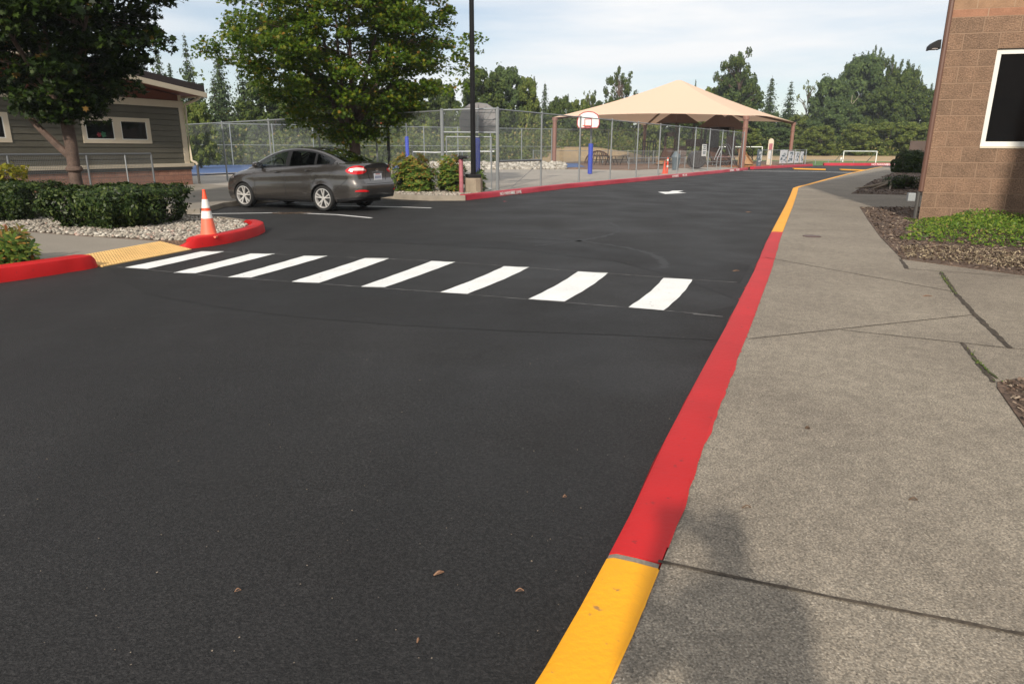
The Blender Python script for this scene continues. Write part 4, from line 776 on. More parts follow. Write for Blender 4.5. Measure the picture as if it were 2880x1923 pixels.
# basketball hoops
def hoop(name, lab, X, Y, ang, boardw, boardh, boardz, reach, padtop, back='white_paint', padr=.13, pole='galv_dark'):
    t = thing('basketball_hoop', lab, 'basketball hoop', (X, Y, .1)); d = np.array([math.cos(ang), math.sin(ang)]); nrm = d; sd_ = np.array([-d[1], d[0]])
    mb = MB(); mb.cyl(X, Y, .08, boardz-.5, .06, 10); mb.tube([(X, Y, boardz-.5), (X+d[0]*reach*.75, Y+d[1]*reach*.75, boardz+.1)], .05, 8); mb.build('pole', M[pole], t, smooth=2)
    mb = MB(); mb.cyl(X, Y, .12, padtop, padr, 12); mb.build('pad', M['blue_pad'], t, smooth=2)
    cx_, cy_ = X+d[0]*reach, Y+d[1]*reach; a = boardw/2
    prof = [(-a, -boardh*.30), (-a*.85, -boardh*.5), (a*.85, -boardh*.5), (a, -boardh*.30), (a, 0), (a*.82, boardh*.32), (a*.45, boardh*.48), (0, boardh*.52), (-a*.45, boardh*.48), (-a*.82, boardh*.32), (-a, 0)]
    def bp(k, o, f=1): return [(cx_+sd_[0]*p[0]*f+d[0]*o, cy_+sd_[1]*p[0]*f+d[1]*o, boardz+p[1]*f) for p in prof]
    mb = MB(); v = bp(0, -.02)+bp(0, .02); n_ = len(prof); mb.add(v, [tuple(range(n_)), tuple(range(2*n_-1, n_-1, -1))]+[(i, n_+i, n_+(i+1) % n_, (i+1) % n_) for i in range(n_)]); bo = mb.build('backboard', M[back], t)
    mb = MB()
    ring = bp(0, .025); 
    for i in range(n_): mb.tube([ring[i], ring[(i+1) % n_]], .025, 5)
    for (a0, a1) in (((-.28, -.35), (-.28, .05)), ((-.28, .05), (.28, .05)), ((.28, .05), (.28, -.35)), ((.28, -.35), (-.28, -.35))): mb.tube([(cx_+sd_[0]*a0[0]*boardw/1.8+d[0]*.03, cy_+sd_[1]*a0[0]*boardw/1.8+d[1]*.03, boardz+a0[1]), (cx_+sd_[0]*a1[0]*boardw/1.8+d[0]*.03, cy_+sd_[1]*a1[0]*boardw/1.8+d[1]*.03, boardz+a1[1])], .02, 4)
    mb.build('board_lines', M['red_far' if back == 'white_paint' else 'galv_dark'], bo)
    mb = MB(); rc = (cx_+d[0]*.3, cy_+d[1]*.3); pts = [(rc[0]+.23*math.cos(k*math.pi/8), rc[1]+.23*math.sin(k*math.pi/8), boardz-boardh*.38) for k in range(17)]; mb.tube(pts, .02, 5, cap=False); mb.build('rim', M['orange'], t)
    if back != 'white_paint':
        mb = MB()
        for p in prof[::1]: mb.tube([(X, Y, boardz-.4), (cx_+sd_[0]*p[0]*.9-d[0]*.05, cy_+sd_[1]*p[0]*.9-d[1]*.05, boardz+p[1]*.9)], .014, 4)
        for f in (-.3, -.05, .2): mb.tube([(cx_-sd_[0]*a*.95-d[0]*.05, cy_-sd_[1]*a*.95-d[1]*.05, boardz+f*boardh), (cx_+sd_[0]*a*.95-d[0]*.05, cy_+sd_[1]*a*.95-d[1]*.05, boardz+f*boardh)], .014, 4)
        mb.build('braces', M['galv_dark'], t)
    return t
x, y = at(1659, 490, .1); hoop('h', 'basketball hoop with white fan backboard and blue padded pole behind the long fence', x, y, math.radians(250), 1.22, .82, 2.98, .75, 1.75)
mm('board_back', (.20, .19, .19), .7, var=.1)
X, Y = -1.75, 35.0; hoop('h', 'large grey backed basketball hoop seen from behind beside the lamp pole', X, Y, math.radians(84), 1.9, 1.35, 2.92, .5, 2.0, back='board_back', padr=.14)
x, y, _ = atd(1146, 440, 60); hoop('h', 'distant basketball hoop with bent black arm behind the shrubs', x, y, math.radians(185), 1.6, 1.2, 3.9, 1.6, 2.4, padr=.16, back='galv')
# blue court, rock bank, mound
blue = [(-40, 50), (-21.5, 37.5), (-16.5, 35.3), (-15.2, 40.5), (-5, 52), (2.6, 52.5), (11, 60), (9, 66), (-25, 53)]
struct(MB().prism([(-60, 60), (-44, 28), (-18, 33.2), (-16.0, 35.2), (-14.0, 40), (-9, 46.5), (3.6, 51.2), (5.5, 53.5), (6.0, 66), (-24, 53.5)], 0, .16).build('sport_court', M['blue_court']))
struct(strip([(-17.5, 34.6), (-15.6, 36.2), (-14.3, 39.6), (-9.3, 46), (-3, 48.6), (3.4, 50.6)], .5, .17).build('court_edge', M['court_concrete']))
struct(strip([(-14, 37.8), (-20, 37.2)], .1, .166).build('court_line', M['white_paint'])); struct(strip([(-2, 55), (4, 55.5)], .1, .166).build('court_line', M['white_paint']))
nt = thing('tennis_net', 'long white topped net stretched across the blue court', 'net', (-8, 56, .16))
mb = MB(); mb.tube([atd(1161, 427, 58), atd(1225, 429, 58), atd(1290, 426, 57.5), atd(1390, 426, 57)], .035, 6); mb.build('top_band', M['white_paint'], nt)
for u in (1161, 1300, 1396): p = atd(u, 427, 58); mb = MB(); mb.cyl(p[0], p[1], .16, p[2]+.05, .05, 8); mb.build('post', M['galv_dark'], nt)
pts = []
for i in range(900):
    t = random.random(); s = random.random(); x = -6.2+9.9*t; y = 46.4+2.3*t+s*1.6; pts.append((x, y, .12+.42*s))
stones('rock_bank', pts, .10, .22, stonemat('bank_stones', [(0, (.2, .18, .15)), (.5, (.38, .35, .3)), (1, (.55, .52, .46))]), (-2, 47, .1))
mb = MB(); mb.prism([(-6.4, 46.6), (3.6, 48.9), (3.8, 51), (-7, 48.9)], .08, .3); struct(mb.build('rock_bank_core', M['court_concrete']))
# play area ground (wood chips), field mound
struct(MB().prism([(3.8, 49.2), (8.0, 47.4), (17, 57.6), (21.5, 60), (24, 64), (34, 80), (16, 90), (2, 67)], .02, .14).build('play_surface', M['woodchips']))
struct(MB().prism([(17.6, 56.0), (21.2, 59.6), (24.0, 62), (20, 63), (17, 58)], .05, .16).build('orange_mat', M['orange_dirt']))
mb = MB(); rows = []
for i in range(13):
    r = []
    for j in range(25):
        a = j/24*2*math.pi; k = i/12; r.append((8+15*k*math.cos(a), 88+9*k*math.sin(a), .0+1.7*(math.cos(k*math.pi)*.5+.5)))
    rows.append(r)
mb.grid(rows); struct(mb.build('earth_mound', M['dry_grass'], smooth=True))
# ================================================================== SHADE CANOPY
CA, CB, CC, CD = (np.array(p) for p in ((3.78, 64.58), (18.07, 55.6), (30.16, 77.0), (15.9, 86.0)))
ce = (CA+CB+CC+CD)/4+np.array([-.9, -.3]); PKZ = 7.95; cz = {0: 4.15, 1: 3.95, 2: 4.25, 3: 4.2}; corners = [CA, CB, CC, CD]
cn = thing('shade_canopy', 'large peach fabric shade canopy on four brown posts over the playground', 'canopy', (*ce, .1))
for i, p in enumerate(corners):
    mb = MB(); mb.cyl(p[0], p[1], .05, cz[i]-.05, .19, 14); mb.cyl(p[0], p[1], cz[i]-.9, cz[i]-.8, .23, 14); mb.cyl(p[0], p[1], cz[i]-.28, cz[i]+.02, .26, 14); mb.build('post', M['canopy_post'], cn, smooth=2)
    mb = MB(); mb.tube([(*p, cz[i]-.12), (*(p+(ce-p)*.5), (cz[i]+PKZ)/2-.85), (*(p+(ce-p)*.95), PKZ-.75)], .11, 8); mb.build('roof_beam', M['brown_metal'], cn, smooth=2)
fb = MB()
for i in range(4):
    a, b = corners[i], corners[(i+1) % 4]; za, zb_ = cz[i], cz[(i+1) % 4]; nt_, nr = 20, 14; rows = []
    a = a+(a-ce)*.02; b = b+(b-ce)*.02
    for r in range(nr+1):
        row = []
        for t in range(nt_+1):
            T_ = t/nt_; e = a*(1-T_)+b*T_; k = 4*T_*(1-T_); e = e+(ce-e)*.06*k; z = za*(1-T_)+zb_*T_+.28*k; rr = r/nr*.975
            p = e+(ce-e)*rr; zz = z+(PKZ-z)*rr-.22*4*rr*(1-rr)*(1-.5*k); row.append((p[0], p[1], zz))
        rows.append(row)
    fb.grid(rows)
fo = fb.build('canopy_fabric', M['canopy'], cn, smooth=2)
# ================================================================== PLAY STRUCTURE
ps = thing('play_structure', 'brown playground structure with peaked roofs and slides under the shade canopy', 'play structure', (*atd(1960, 440, 66)[:2], .14))
def T(u, y): return atd(u, 440, y)[:2]
def tower(u, y, w, platz, apex, eave, rot=.5):
    X, Y = T(u, y); h = w/2; c, s = math.cos(rot), math.sin(rot); cs_ = [(X+c*a*h-s*b*h, Y+s*a*h+c*b*h) for a, b in ((-1, -1), (1, -1), (1, 1), (-1, 1))]
    for q in cs_: mb = MB(); mb.cyl(q[0], q[1], .1, eave, .07, 8); mb.build('tower_post', M['play_brown'], ps, smooth=2)
    mb = MB(); mb.prism(cs_, platz-.1, platz); mb.build('platform', M['play_dark'], ps)
    k = 1.32; e = [(X+(q[0]-X)*k, Y+(q[1]-Y)*k, eave) for q in cs_]; mb = MB(); mb.add(e+[(X, Y, apex)], [(0, 1, 4), (1, 2, 4), (2, 3, 4), (3, 0, 4), (3, 2, 1, 0)]); mb.build('tower_roof', M['play_roof'], ps)
    return X, Y, cs_
tA = tower(1899, 66, 2.1, 1.5, 5.0, 3.75); tB = tower(2012, 64, 1.9, 1.6, 4.6, 3.35); tC = tower(2042, 66, 2.2, 1.6, 4.6, 3.2)
def panel(u0, u1, y0, y1, z0, z1, m, nm='panel', th=.08):
    a, b = np.array(T(u0, y0)), np.array(T(u1, y1)); mb = MB(); d = (b-a)/np.linalg.norm(b-a); n_ = np.array([-d[1], d[0]])*th; mb.obox((*a, z0), (*(b-a), 0), (*n_, 0), (0, 0, z1-z0)); return mb.build(nm, M[m], ps)
# window frame panel on tower A
for a, b, z0, z1 in ((1866, 1872, 1.5, 2.9), (1893, 1899, 1.5, 2.9), (1866, 1899, 2.55, 2.9)): panel(a, b, 64.2, 64.2, z0, z1, 'play_brown')
panel(1906, 1930, 63.8, 63.6, .15, 1.75, 'play_brown'); panel(1926, 1976, 65.4, 64.6, 1.7, 2.35, 'play_brown'); panel(1976, 1983, 63, 63, .3, 3.3, 'play_dark'); panel(1990, 2018, 62.6, 62.6, 1.6, 3.3, 'play_dark'); panel(2040, 2066, 62.8, 62.8, .9, 2.6, 'play_brown')
def ramp(u0, u1, uT0, uT1, yb, yt, zb_, zt_, m, nm, th=.1):
    a, b = T(u0, yb), T(u1, yb); c, d = T(uT1, yt), T(uT0, yt); mb = MB(); k = 8; rows = []
    for i in range(k+1):
        t = i/k; z = zb_+(zt_-zb_)*(t*t*(3-2*t)*.4+t*.6); p = np.array(a)*(1-t)+np.array(d)*t; q = np.array(b)*(1-t)+np.array(c)*t; rows.append([(*p, z+.22), (*p, z), (*((p*.5+q*.5)), z-.02), (*q, z), (*q, z+.22)])
    mb.grid(rows); mb.grid([[(x_, y_, z_-.12) for x_, y_, z_ in r][::-1] for r in rows]); return mb.build(nm, M[m], ps, smooth=2)
ramp(1852, 1880, 1868, 1898, 61.2, 64.5, .35, 1.55, 'play_brown', 'slide'); ramp(1846, 1866, 1853, 1880, 60.0, 61.3, .25, .5, 'play_tan', 'slide_end')
ramp(2004, 2056, 1978, 2000, 60.5, 63.5, .5, 2.0, 'play_brown', 'climbing_wall'); ramp(2095, 2120, 2070, 2082, 58.5, 61.5, .3, 1.5, 'play_tan', 'slide')
panel(2079, 2092, 56.6, 57.0, .25, 1.55, 'play_tan', 'game_panel')
for i in range(4):
    a = panel(2086.5, 2091, 56.5, 56.6, .35+.3*i, .55+.3*i, 'play_dark', 'game_tile', .09)
for du in (0, 8):
    mb = MB(); pts = [(*T(2005+du+(60*t), 60.8), .15+1.75*math.sin(math.pi*min(1, t*1.05))) for t in np.linspace(0, 1, 14)]; mb.tube(pts, .045, 6); mb.build('arch_bar', M['galv'], ps, smooth=2)
for i in range(4):
    mb = MB(); mb.tube([(*T(2084+i*2, 62), 2.4-i*.22), (*T(2116+i*1, 60.5), 1.45-i*.28)], .03, 6); mb.build('handrail', M['black_metal'], ps)
mb = MB(); mb.cyl(*T(2116, 60.5), .15, 1.5, .04, 8); mb.build('rail_post', M['black_metal'], ps)
for du in (0, 14, 30):
    for dv in (0, 3.0):
        mb = MB(); mb.cyl(*T(1806+du+dv*2, 67+dv), .1, 2.35, .05, 6); mb.build('climber_post', M['play_dark'], ps)
for dv in (0, 3.0): mb = MB(); mb.tube([(*T(1804+dv*2, 67+dv), 2.15), (*T(1840+dv*2, 67+dv), 2.15)], .04, 6); mb.build('climber_rail', M['play_dark'], ps)
for k in range(7): mb = MB(); mb.tube([(*T(1806+k*5, 67), 2.15), (*T(1812+k*5, 70), 2.15)], .025, 5); mb.build('climber_rung', M['play_dark'], ps)
for k in range(5): mb = MB(); mb.tube([(*T(1790+k*4, 66), .2+.36*k), (*T(1806+k*3, 66), .2+.36*k)], .03, 5); mb.build('climber_rung', M['play_dark'], ps)
dc = thing('climbing_dome', 'small brown climbing dome and seat left of the play structure', 'climber', (*T(1680, 66), .14)); X, Y = T(1682, 66)
for k in range(6):
    a = k*math.pi/6; mb = MB(); mb.tube([(X+1.25*math.cos(t)*math.cos(a), Y+1.25*math.cos(t)*math.sin(a), .1+1.2*math.sin(t)) for t in np.linspace(0, math.pi, 12)], .04, 5); mb.build('dome_bar', M['play_brown'], dc)
mb = MB(); mb.tube([(X+.95*math.cos(a), Y+.95*math.sin(a), .88) for a in np.linspace(0, 2*math.pi, 14)], .04, 5); mb.build('ring', M['play_brown'], dc)
for j, (u, y, lab) in enumerate(((1700, 60, 'dark picnic bench left of the others behind the blue padded pole'), (1742, 61, 'dark picnic bench in the middle of the play area'), (2045, 58.5, 'purple topped picnic table before the climbing arches'))):
    X, Y = T(u, y); t = thing('picnic_table', lab, 'picnic table', (X, Y, .14), .5, 'picnic tables in the play area')
    mb = MB(); mb.box((0, 0, .72), (1.7, .75, .05)); mb.build('tabletop', M['pink' if j == 2 else 'play_dark'], t, local=True)
    for s in (-1, 1):
        mb = MB(); mb.box((0, s*.65, .42), (1.7, .26, .05)); mb.build('seat', M['play_dark'], t, local=True)
        mb = MB(); mb.tube([(s*.6, -.65, .0), (s*.6, -.2, .7)], .03, 5); mb.tube([(s*.6, .65, .0), (s*.6, .2, .7)], .03, 5); mb.build('leg', M['play_dark'], t, local=True)
x, y = at(1899, 477, .14); t = thing('rubbish_bin', 'blue grey rubbish bin with domed lid behind the long fence', 'bin', (x, y, .12)); mb = MB(); mb.lathe([(.2, 0), (.28, .75), (.30, .78), (.3, .82)], (x, y, .12), k=16); mb.build('body', M['bin_grey'], t, smooth=2); mb = MB(); mb.lathe([(.31, 0), (.30, .1), (.16, .28), (.14, .36), (0, .38)], (x, y, .94), k=16); mb.build('lid', M['bin_grey'], t, smooth=2)
x, y = at(1957, 474, .14); t = thing('play_barrel', 'round black crawl barrel beneath the middle of the play structure', 'barrel', (x, y, .12)); mb = MB(); mb.lathe([(.0, -.5), (.55, -.5), (.62, -.3), (.62, .3), (.55, .5), (0, .5)], (x, y, .75), ax='y', k=20); mb.build('shell', M['play_dark'], t, smooth=2)
# notice on the fence
s_ = (1980-1440)/1920; sN = 25.0; p = F0+FD*24.6+np.array([.06, -.04]); mb = MB(); mb.obox((*p, 1.05), (*(FD*1.0), 0), (.012, -.007, 0), (0, 0, .72)); o = tag(mb.build('notice_sign', M['white_paint']), 'white notice with dark text lines on the long chain link fence', 'sign')
mk = MB()
for z, l0 in ((1.66, .7), (1.56, .5), (1.44, .75), (1.28, .7), (1.20, .6)): q = p+FD*(.5-l0/2)+np.array([.016, -.009]); mk.obox((*q, z), (*(FD*l0), 0), (.002, -.001, 0), (0, 0, .045))
mk.build('printed_lines', M['bin_grey'], o)
# goals, sign board
def goal(u0, u1, y0, y1, h, lab):
    a, b = atd(u0, 440, y0)[:2], atd(u1, 440, y1)[:2]; t = thing('soccer_goal', lab, 'goal', (*a, 0)); r = .055
    for q in (a, b): mb = MB(); mb.cyl(q[0], q[1], -.02, h, r, 8); mb.build('goal_post', M['white_paint'], t, smooth=2)
    mb = MB(); mb.tube([(*a, h), (*b, h)], r, 8); mb.build('crossbar', M['white_paint'], t, smooth=2)
    for q in (a, b): mb = MB(); mb.tube([(*q, h), (q[0], q[1]+2.2, .05)], .04, 6); mb.build('back_stay', M['galv'], t, smooth=2)
goal(2372, 2465, 88, 84, 1.28, 'white soccer goal standing alone on the far field')
goal(1985, 2142, 92, 92, 1.75, 'white soccer goal partly hidden behind the canopy post and slide')
x, y = at(2365, 452); fm = thing('field_marker', 'small white marker post left of the lone goal', 'marker', (x, y, 0)); mb = MB(); mb.cyl(x, y, -.02, .42, .1, 8); mb.build('shaft', M['white_paint'], fm)
x, y, _ = atd(2165, 440, 63); sb = thing('rounded_sign_board', 'tall narrow cream sign board with rounded top behind the poster fence', 'sign', (x, y, 0)); w_ = .23
prof = [(-w_, .05), (w_, .05), (w_, 2.15)]+[(w_*math.cos(a), 2.15+w_*math.sin(a)*1.1) for a in np.linspace(0, math.pi, 10)][1:-1]+[(-w_, 2.15)]; n_ = len(prof); mb = MB()
mb.add([(x+p[0], y, p[1]) for p in prof]+[(x+p[0], y+.06, p[1]) for p in prof], [tuple(range(n_)), tuple(range(2*n_-1, n_-1, -1))]+[(i, n_+i, n_+(i+1) % n_, (i+1) % n_) for i in range(n_)]); mb.build('board', M['cream_trim'], sb)
mb = MB(); mb.box((x, y-.008, 1.7), (.3, .012, .55)); mb.build('upper_panel', M['pink'], sb); mb = MB(); mb.box((x, y-.008, 1.0), (.3, .012, .7)); mb.build('lower_panel', M['boards'], sb)
P0 = at(2256, 462); P1 = at(2400, 462); L = math.dist(P0, P1); fence('low_bar_fence', 'very low single bar fence along the far kerb', P0, P1, 0, .45, [L*i/4 for i in range(5)], pr=.03)
# ================================================================== TREES AND PLANTS
def clump_leaves(cs, rad, per, flat, droop=.25):
    """leaves round clump centres: flattened pads"""
    N = len(cs)*per; c = np.repeat(cs, per, 0); r = np.repeat(rad, per)[:, None]; d = rnd_dir(N)*(rng.random(N)**.45)[:, None]; d[:, 2] *= flat
    p = c+d*r; p[:, 2] -= droop*(d[:, 0]**2+d[:, 1]**2)*r[:, 0]; return p
def maple(name, lab, X, Y, env, trunkh, trunkr, limbs, nclump, per, leafsize, lm, zc, seed, clr=(.35, .7), bm='bark', tilt=(0, 0), grp=None, extra=(), spread=1.):
    """env(z, az) -> radius of the crown at height z"""
    R = random.Random(seed); t = thing(name, lab, 'tree', (X, Y, .1), 0, grp); z0, z1 = zc
    cs = []
    while len(cs) < nclump:
        z = z0+(z1-z0)*R.random(); az = R.random()*2*math.pi; r = env(z, az)
        if r <= .05 or R.random() > (r/4.6+.15): continue
        q = r*math.sqrt(R.uniform(.08, 1)); cs.append((X+tilt[0]*(z-1)+q*math.cos(az), Y+tilt[1]*(z-1)+q*math.sin(az), z+R.uniform(-.1, .1)))
    cs += list(extra); cs = np.array(cs); rad = np.array([R.uniform(*clr) for _ in cs])
    mb = MB(); mb.mi = 0; k = 12; pts = [(X, Y, -.05), (X+.01, Y, .25), (X-.015, Y+.01, trunkh*.4), (X+.02, Y, trunkh*.7), (X, Y, trunkh)]
    mb.tube(pts, [trunkr*1.35, trunkr*1.08, trunkr, trunkr*.97, trunkr*1.02], k); tr = mb.build('trunk', M[bm], t, smooth=2)
    lbm = MB(); nodes = []
    for i in range(limbs):
        a = 2*math.pi*i/limbs+R.uniform(-.3, .3); up = R.uniform(.45, 1.0); z = trunkh*R.uniform(.80, 1.0); p = np.array([X, Y, z]); L = (z1-trunkh)*R.uniform(.6, .9); d = np.array([math.cos(a)*(1-up*.62)*spread, math.sin(a)*(1-up*.62)*spread, up*.95]); d /= np.linalg.norm(d); P = [p]; rr = [trunkr*.52]
        for s in range(8):
            d = d+np.array([R.uniform(-.12, .12), R.uniform(-.12, .12), R.uniform(-.02, .12)]); d /= np.linalg.norm(d); P.append(P[-1]+d*L/8); rr.append(trunkr*.52*(1-(s+1)/8.6)); nodes.append(P[-1])
        lbm.tube(P, rr, 7)
    nodes = np.array(nodes)
    for c in cs:
        dd = np.linalg.norm((nodes-c)*np.array([1, 1, 1.3]), axis=1)+np.maximum(0, nodes[:, 2]-c[2]+.2)*1.2; nd = nodes[int(dd.argmin())]; md = (nd*.5+c*.5)+np.array([R.uniform(-.1, .1), R.uniform(-.1, .1), .10]); lbm.tube([nd, md, c], [.013, .008, .003], 4, cap=False)
    lbm.build('limbs', M[bm], t, smooth=2)
    p = clump_leaves(cs, rad, per, .42); nrm = rnd_dir(len(p))*.75+np.array([-.05, -.35, .75]); cards('crown', lm, p, nrm, rng.uniform(.7, 1.25, len(p))*leafsize, MAPLE, t)
    return t
def env2(z, az):     # crown of the green maple, wider on the left
    prof = np.interp(z, [1.75, 2.0, 2.4, 3.0, 3.8, 4.6, 5.6, 6.8, 8.0, 9.0, 9.6], [.35, 1.0, 2.0, 2.75, 3.3, 3.55, 3.5, 3.25, 2.6, 1.5, .3]); return prof*(1+.06*math.sin(3*az+1)+.05*math.sin(5*az+z))*(1.0+.12*math.cos(az-math.pi))
ex = [(X_-5.45, 23.4+R_*.1, z_) for X_, z_, R_ in ((4.0, 4.6, 1), (4.2, 4.9, 2), (3.7, 4.3, 0), (-4.1, 4.55, 3), (-4.3, 4.7, 1), (-4.5, 4.45, 2), (-3.8, 4.2, 3), (3.9, 4.0, 2), (3.6, 3.4, 1))]
maple('maple_tree', 'broad bright green maple standing behind the grey car', -5.4, 24.2, env2, 1.95, .19, 9, 680, 105, .122, LEAF['maple2'], (1.8, 9.6), 5, (.32, .66), extra=ex, spread=.8)
def env1(z, az): return np.interp(z, [2.1, 2.4, 2.7, 3.0, 3.4, 4.0, 4.8, 5.6, 6.5, 7.4], [.45, .7, 1.0, 1.35, 1.6, 1.85, 2.2, 2.2, 1.6, .5])*(1.15-.15*math.cos(az))*(1+.10*math.sin(3*az)+.06*math.sin(5*az+2*z))
maple('maple_tree', 'dark leaved maple rising from the clipped hedge in front of the olive building', -9.35, 15.0, env1, 2.15, .122, 8, 430, 98, .128, LEAF['maple1'], (2.15, 7.4), 9, (.30, .56), spread=.55)
tt = [o for o in bpy.data.objects if o.name.startswith('maple_tree')][-1]
mb = MB(); mb.tube([(-9.35, 15.0, 1.25), (-9.62, 14.95, 1.55), (-9.95, 14.9, 1.95), (-10.2, 14.85, 2.35), (-10.5, 14.8, 2.9)], [.09, .075, .062, .055, .04], 8); mb.build('limb', M['bark'], tt, smooth=2)
mb = MB(); mb.lathe([(.138, 0), (.165, .03), (.165, .07), (.138, .11)], (-9.35, 15.0, .98), k=14); mb.build('bark_collar', M['bark'], tt, smooth=2)
# hedges
def box_hedge(name, lab, cx_, cy_, ax, ay, rot, h, N, size, lm, shape=OVAL, z0=.12, cat='hedge', round_=.35, parts=True, top=None, grp=None):
    t = thing(name, lab, cat, (cx_, cy_, z0-.02), 0, grp); u = rng.uniform(-1, 1, (N, 3)); face = rng.integers(0, 5, N)
    p = u.copy(); 
    for i in range(N):
        f = face[i]; d = 1-rng.random()**2.2*.45
        if f == 0 or f == 4: p[i, 2] = d
        elif f == 1: p[i, 0] = d*(1 if u[i, 1] > -2 else -1)*(1 if rng.random() < .5 else -1)
        else: p[i, 1] = -d if f == 2 else d*(1 if rng.random() < .3 else -1)
    q = np.abs(p[:, :2]); k = np.maximum(1, (q**2.6).sum(1)**(1/2.6)); p[:, :2] /= k[:, None]
    lump = 1+.06*np.maximum(0, rng.normal(size=N))*(rng.random(N) < .35)+.09*np.sin(p[:, 0]*7+cx_)+.06*np.sin(p[:, 1]*6+p[:, 2]*4)+.05*np.sin(p[:, 0]*13+p[:, 1]*11); zz = (p[:, 2]*.5+.5); under = .80+.22*np.clip(zz*2.2, 0, 1)
    X_ = p[:, 0]*ax*lump*under; Y_ = p[:, 1]*ay*lump*under; Z_ = z0+h*np.clip(zz, 0, 1)*(1-round_*.22*(q**2).sum(1))*(.97+.08*(lump-1)*5); c, s = math.cos(rot), math.sin(rot)
    cen = np.stack([cx_+X_*c-Y_*s, cy_+X_*s+Y_*c, Z_], 1); nrm = np.stack([p[:, 0]*c-p[:, 1]*s, p[:, 0]*s+p[:, 1]*c, p[:, 2]*1.0+.35], 1)*.8+rnd_dir(N)*.9
    mixi = None; mats = lm
    if top is not None: mats = [lm, top]; mixi = ((Z_-z0 > h*.62) & (rng.random(N) < .6)).astype(int)
    cards('foliage', mats, cen, nrm, rng.uniform(.7, 1.3, N)*size, shape, t, mix=mixi)
    mb = MB(); R = random.Random(int(cx_*10)); 
    for i in range(14 if parts else 5):
        a = R.uniform(0, 6.28); rr = R.uniform(0, .5); x1, y1 = R.uniform(-.75, .75)*ax, R.uniform(-.75, .75)*ay; x0_, y0_ = x1*.4, y1*.4
        mb.tube([(cx_+x0_*c-y0_*s, cy_+x0_*s+y0_*c, z0-.03), (cx_+(x0_+x1)/2*c-(y0_+y1)/2*s, cy_+(x0_+x1)/2*s+(y0_+y1)/2*c, z0+h*.5), (cx_+x1*c-y1*s, cy_+x1*s+y1*c, z0+h*.85)], [.012, .009, .004], 5)
    mb.build('stems', M['bark_dark'], t)
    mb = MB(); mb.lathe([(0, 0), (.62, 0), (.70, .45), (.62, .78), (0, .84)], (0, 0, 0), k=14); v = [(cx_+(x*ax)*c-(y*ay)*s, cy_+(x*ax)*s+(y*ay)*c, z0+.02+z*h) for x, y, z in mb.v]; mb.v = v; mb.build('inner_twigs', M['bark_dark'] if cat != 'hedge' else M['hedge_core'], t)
    return t
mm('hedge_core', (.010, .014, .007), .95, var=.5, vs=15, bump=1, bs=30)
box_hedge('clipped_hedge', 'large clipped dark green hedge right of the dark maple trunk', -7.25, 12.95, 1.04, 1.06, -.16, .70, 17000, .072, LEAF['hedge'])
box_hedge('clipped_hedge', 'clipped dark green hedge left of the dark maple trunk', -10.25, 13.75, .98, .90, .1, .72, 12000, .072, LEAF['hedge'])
box_hedge('yellow_shrub', 'yellow green shrub rising behind the left hedge', -11.2, 14.6, .85, .6, 0, 1.05, 4200, .09, LEAF['yellow'], cat='shrub')
box_hedge('grassy_shrub', 'light green shrub at the left edge beside the left hedge', -11.0, 12.4, .55, .5, 0, .5, 1500, .10, LEAF['yellow'], cat='shrub')
def rosette_shrub(name, lab, X, Y, rx, ry, h, nros, leaf, z0=.13, seed=1, lm='rhodo', lmt='rhodo_top', grp=None):
    R = np.random.default_rng(seed); t = thing(name, lab, 'shrub', (X, Y, z0-.02), 0, grp); C_, Nn, Sz, Sp, Mi = [], [], [], [], []
    mb = MB()
    for i in range(nros):
        az = R.uniform(0, 6.283); el = R.uniform(.02, 1.0); k = R.uniform(.55, 1.0); lump = 1+.16*math.sin(3*az+seed)+.10*math.sin(5*az+2)
        z = z0+h*(el**.8)*k*(.92+.16*math.sin(az*2)); rr = k*lump*math.sqrt(max(.05, 1-(max(0, el-.25)/.85)**2)); c = np.array([X+rx*rr*math.cos(az), Y+ry*rr*math.sin(az), z]); out_ = np.array([math.cos(az)*.6, math.sin(az)*.6, .8]); out_ /= np.linalg.norm(out_)
        if i % 4 == 0: mb.tube([(X+(c[0]-X)*.15, Y+(c[1]-Y)*.15, z0-.03), ((X+c[0])/2, (Y+c[1])/2, z0+(z-z0)*.55), tuple(c)], [.014, .010, .005], 5)
        n_ = int(R.integers(6, 10)); ref = np.cross(out_, [0, 0, 1]); ref /= np.linalg.norm(ref); b_ = np.cross(out_, ref); top = (z > z0+h*.66) and R.random() < .75
        for j in range(n_):
            a = 2*math.pi*j/n_+R.uniform(-.2, .2); dirn = ref*math.cos(a)+b_*math.sin(a)+out_*R.uniform(.05, .7); dirn /= np.linalg.norm(dirn); C_.append(c+dirn*leaf*.5); nr = np.cross(dirn, np.cross(out_, dirn)); nr /= np.linalg.norm(nr)+1e-9; Nn.append(nr if nr[2] > 0 else -nr); Sz.append(dirn); Mi.append(1 if top else 0)
    C_, Nn, dr = np.array(C_), np.array(Nn), np.array(Sz); ref = np.where(np.abs(Nn[:, 2:3]) < .9, np.array([[0, 0, 1.]]), np.array([[1., 0, 0]])); a_ = np.cross(ref, Nn); a_ /= np.linalg.norm(a_, axis=1, keepdims=True); b_ = np.cross(Nn, a_)
    spin = np.arctan2(-(dr*a_).sum(1), (dr*b_).sum(1)); cards('foliage', [LEAF[lm], LEAF[lmt]], C_, Nn, rng.uniform(.8, 1.2, len(C_))*leaf, [(0, -.5, 0), (.13, -.15, .02), (.16, .12, 0), (0, .5, -.08), (-.16, .12, 0), (-.13, -.15, .02)], t, spin=spin, mix=np.array(Mi))
    mb.build('stems', M['bark_dark'], t); return t
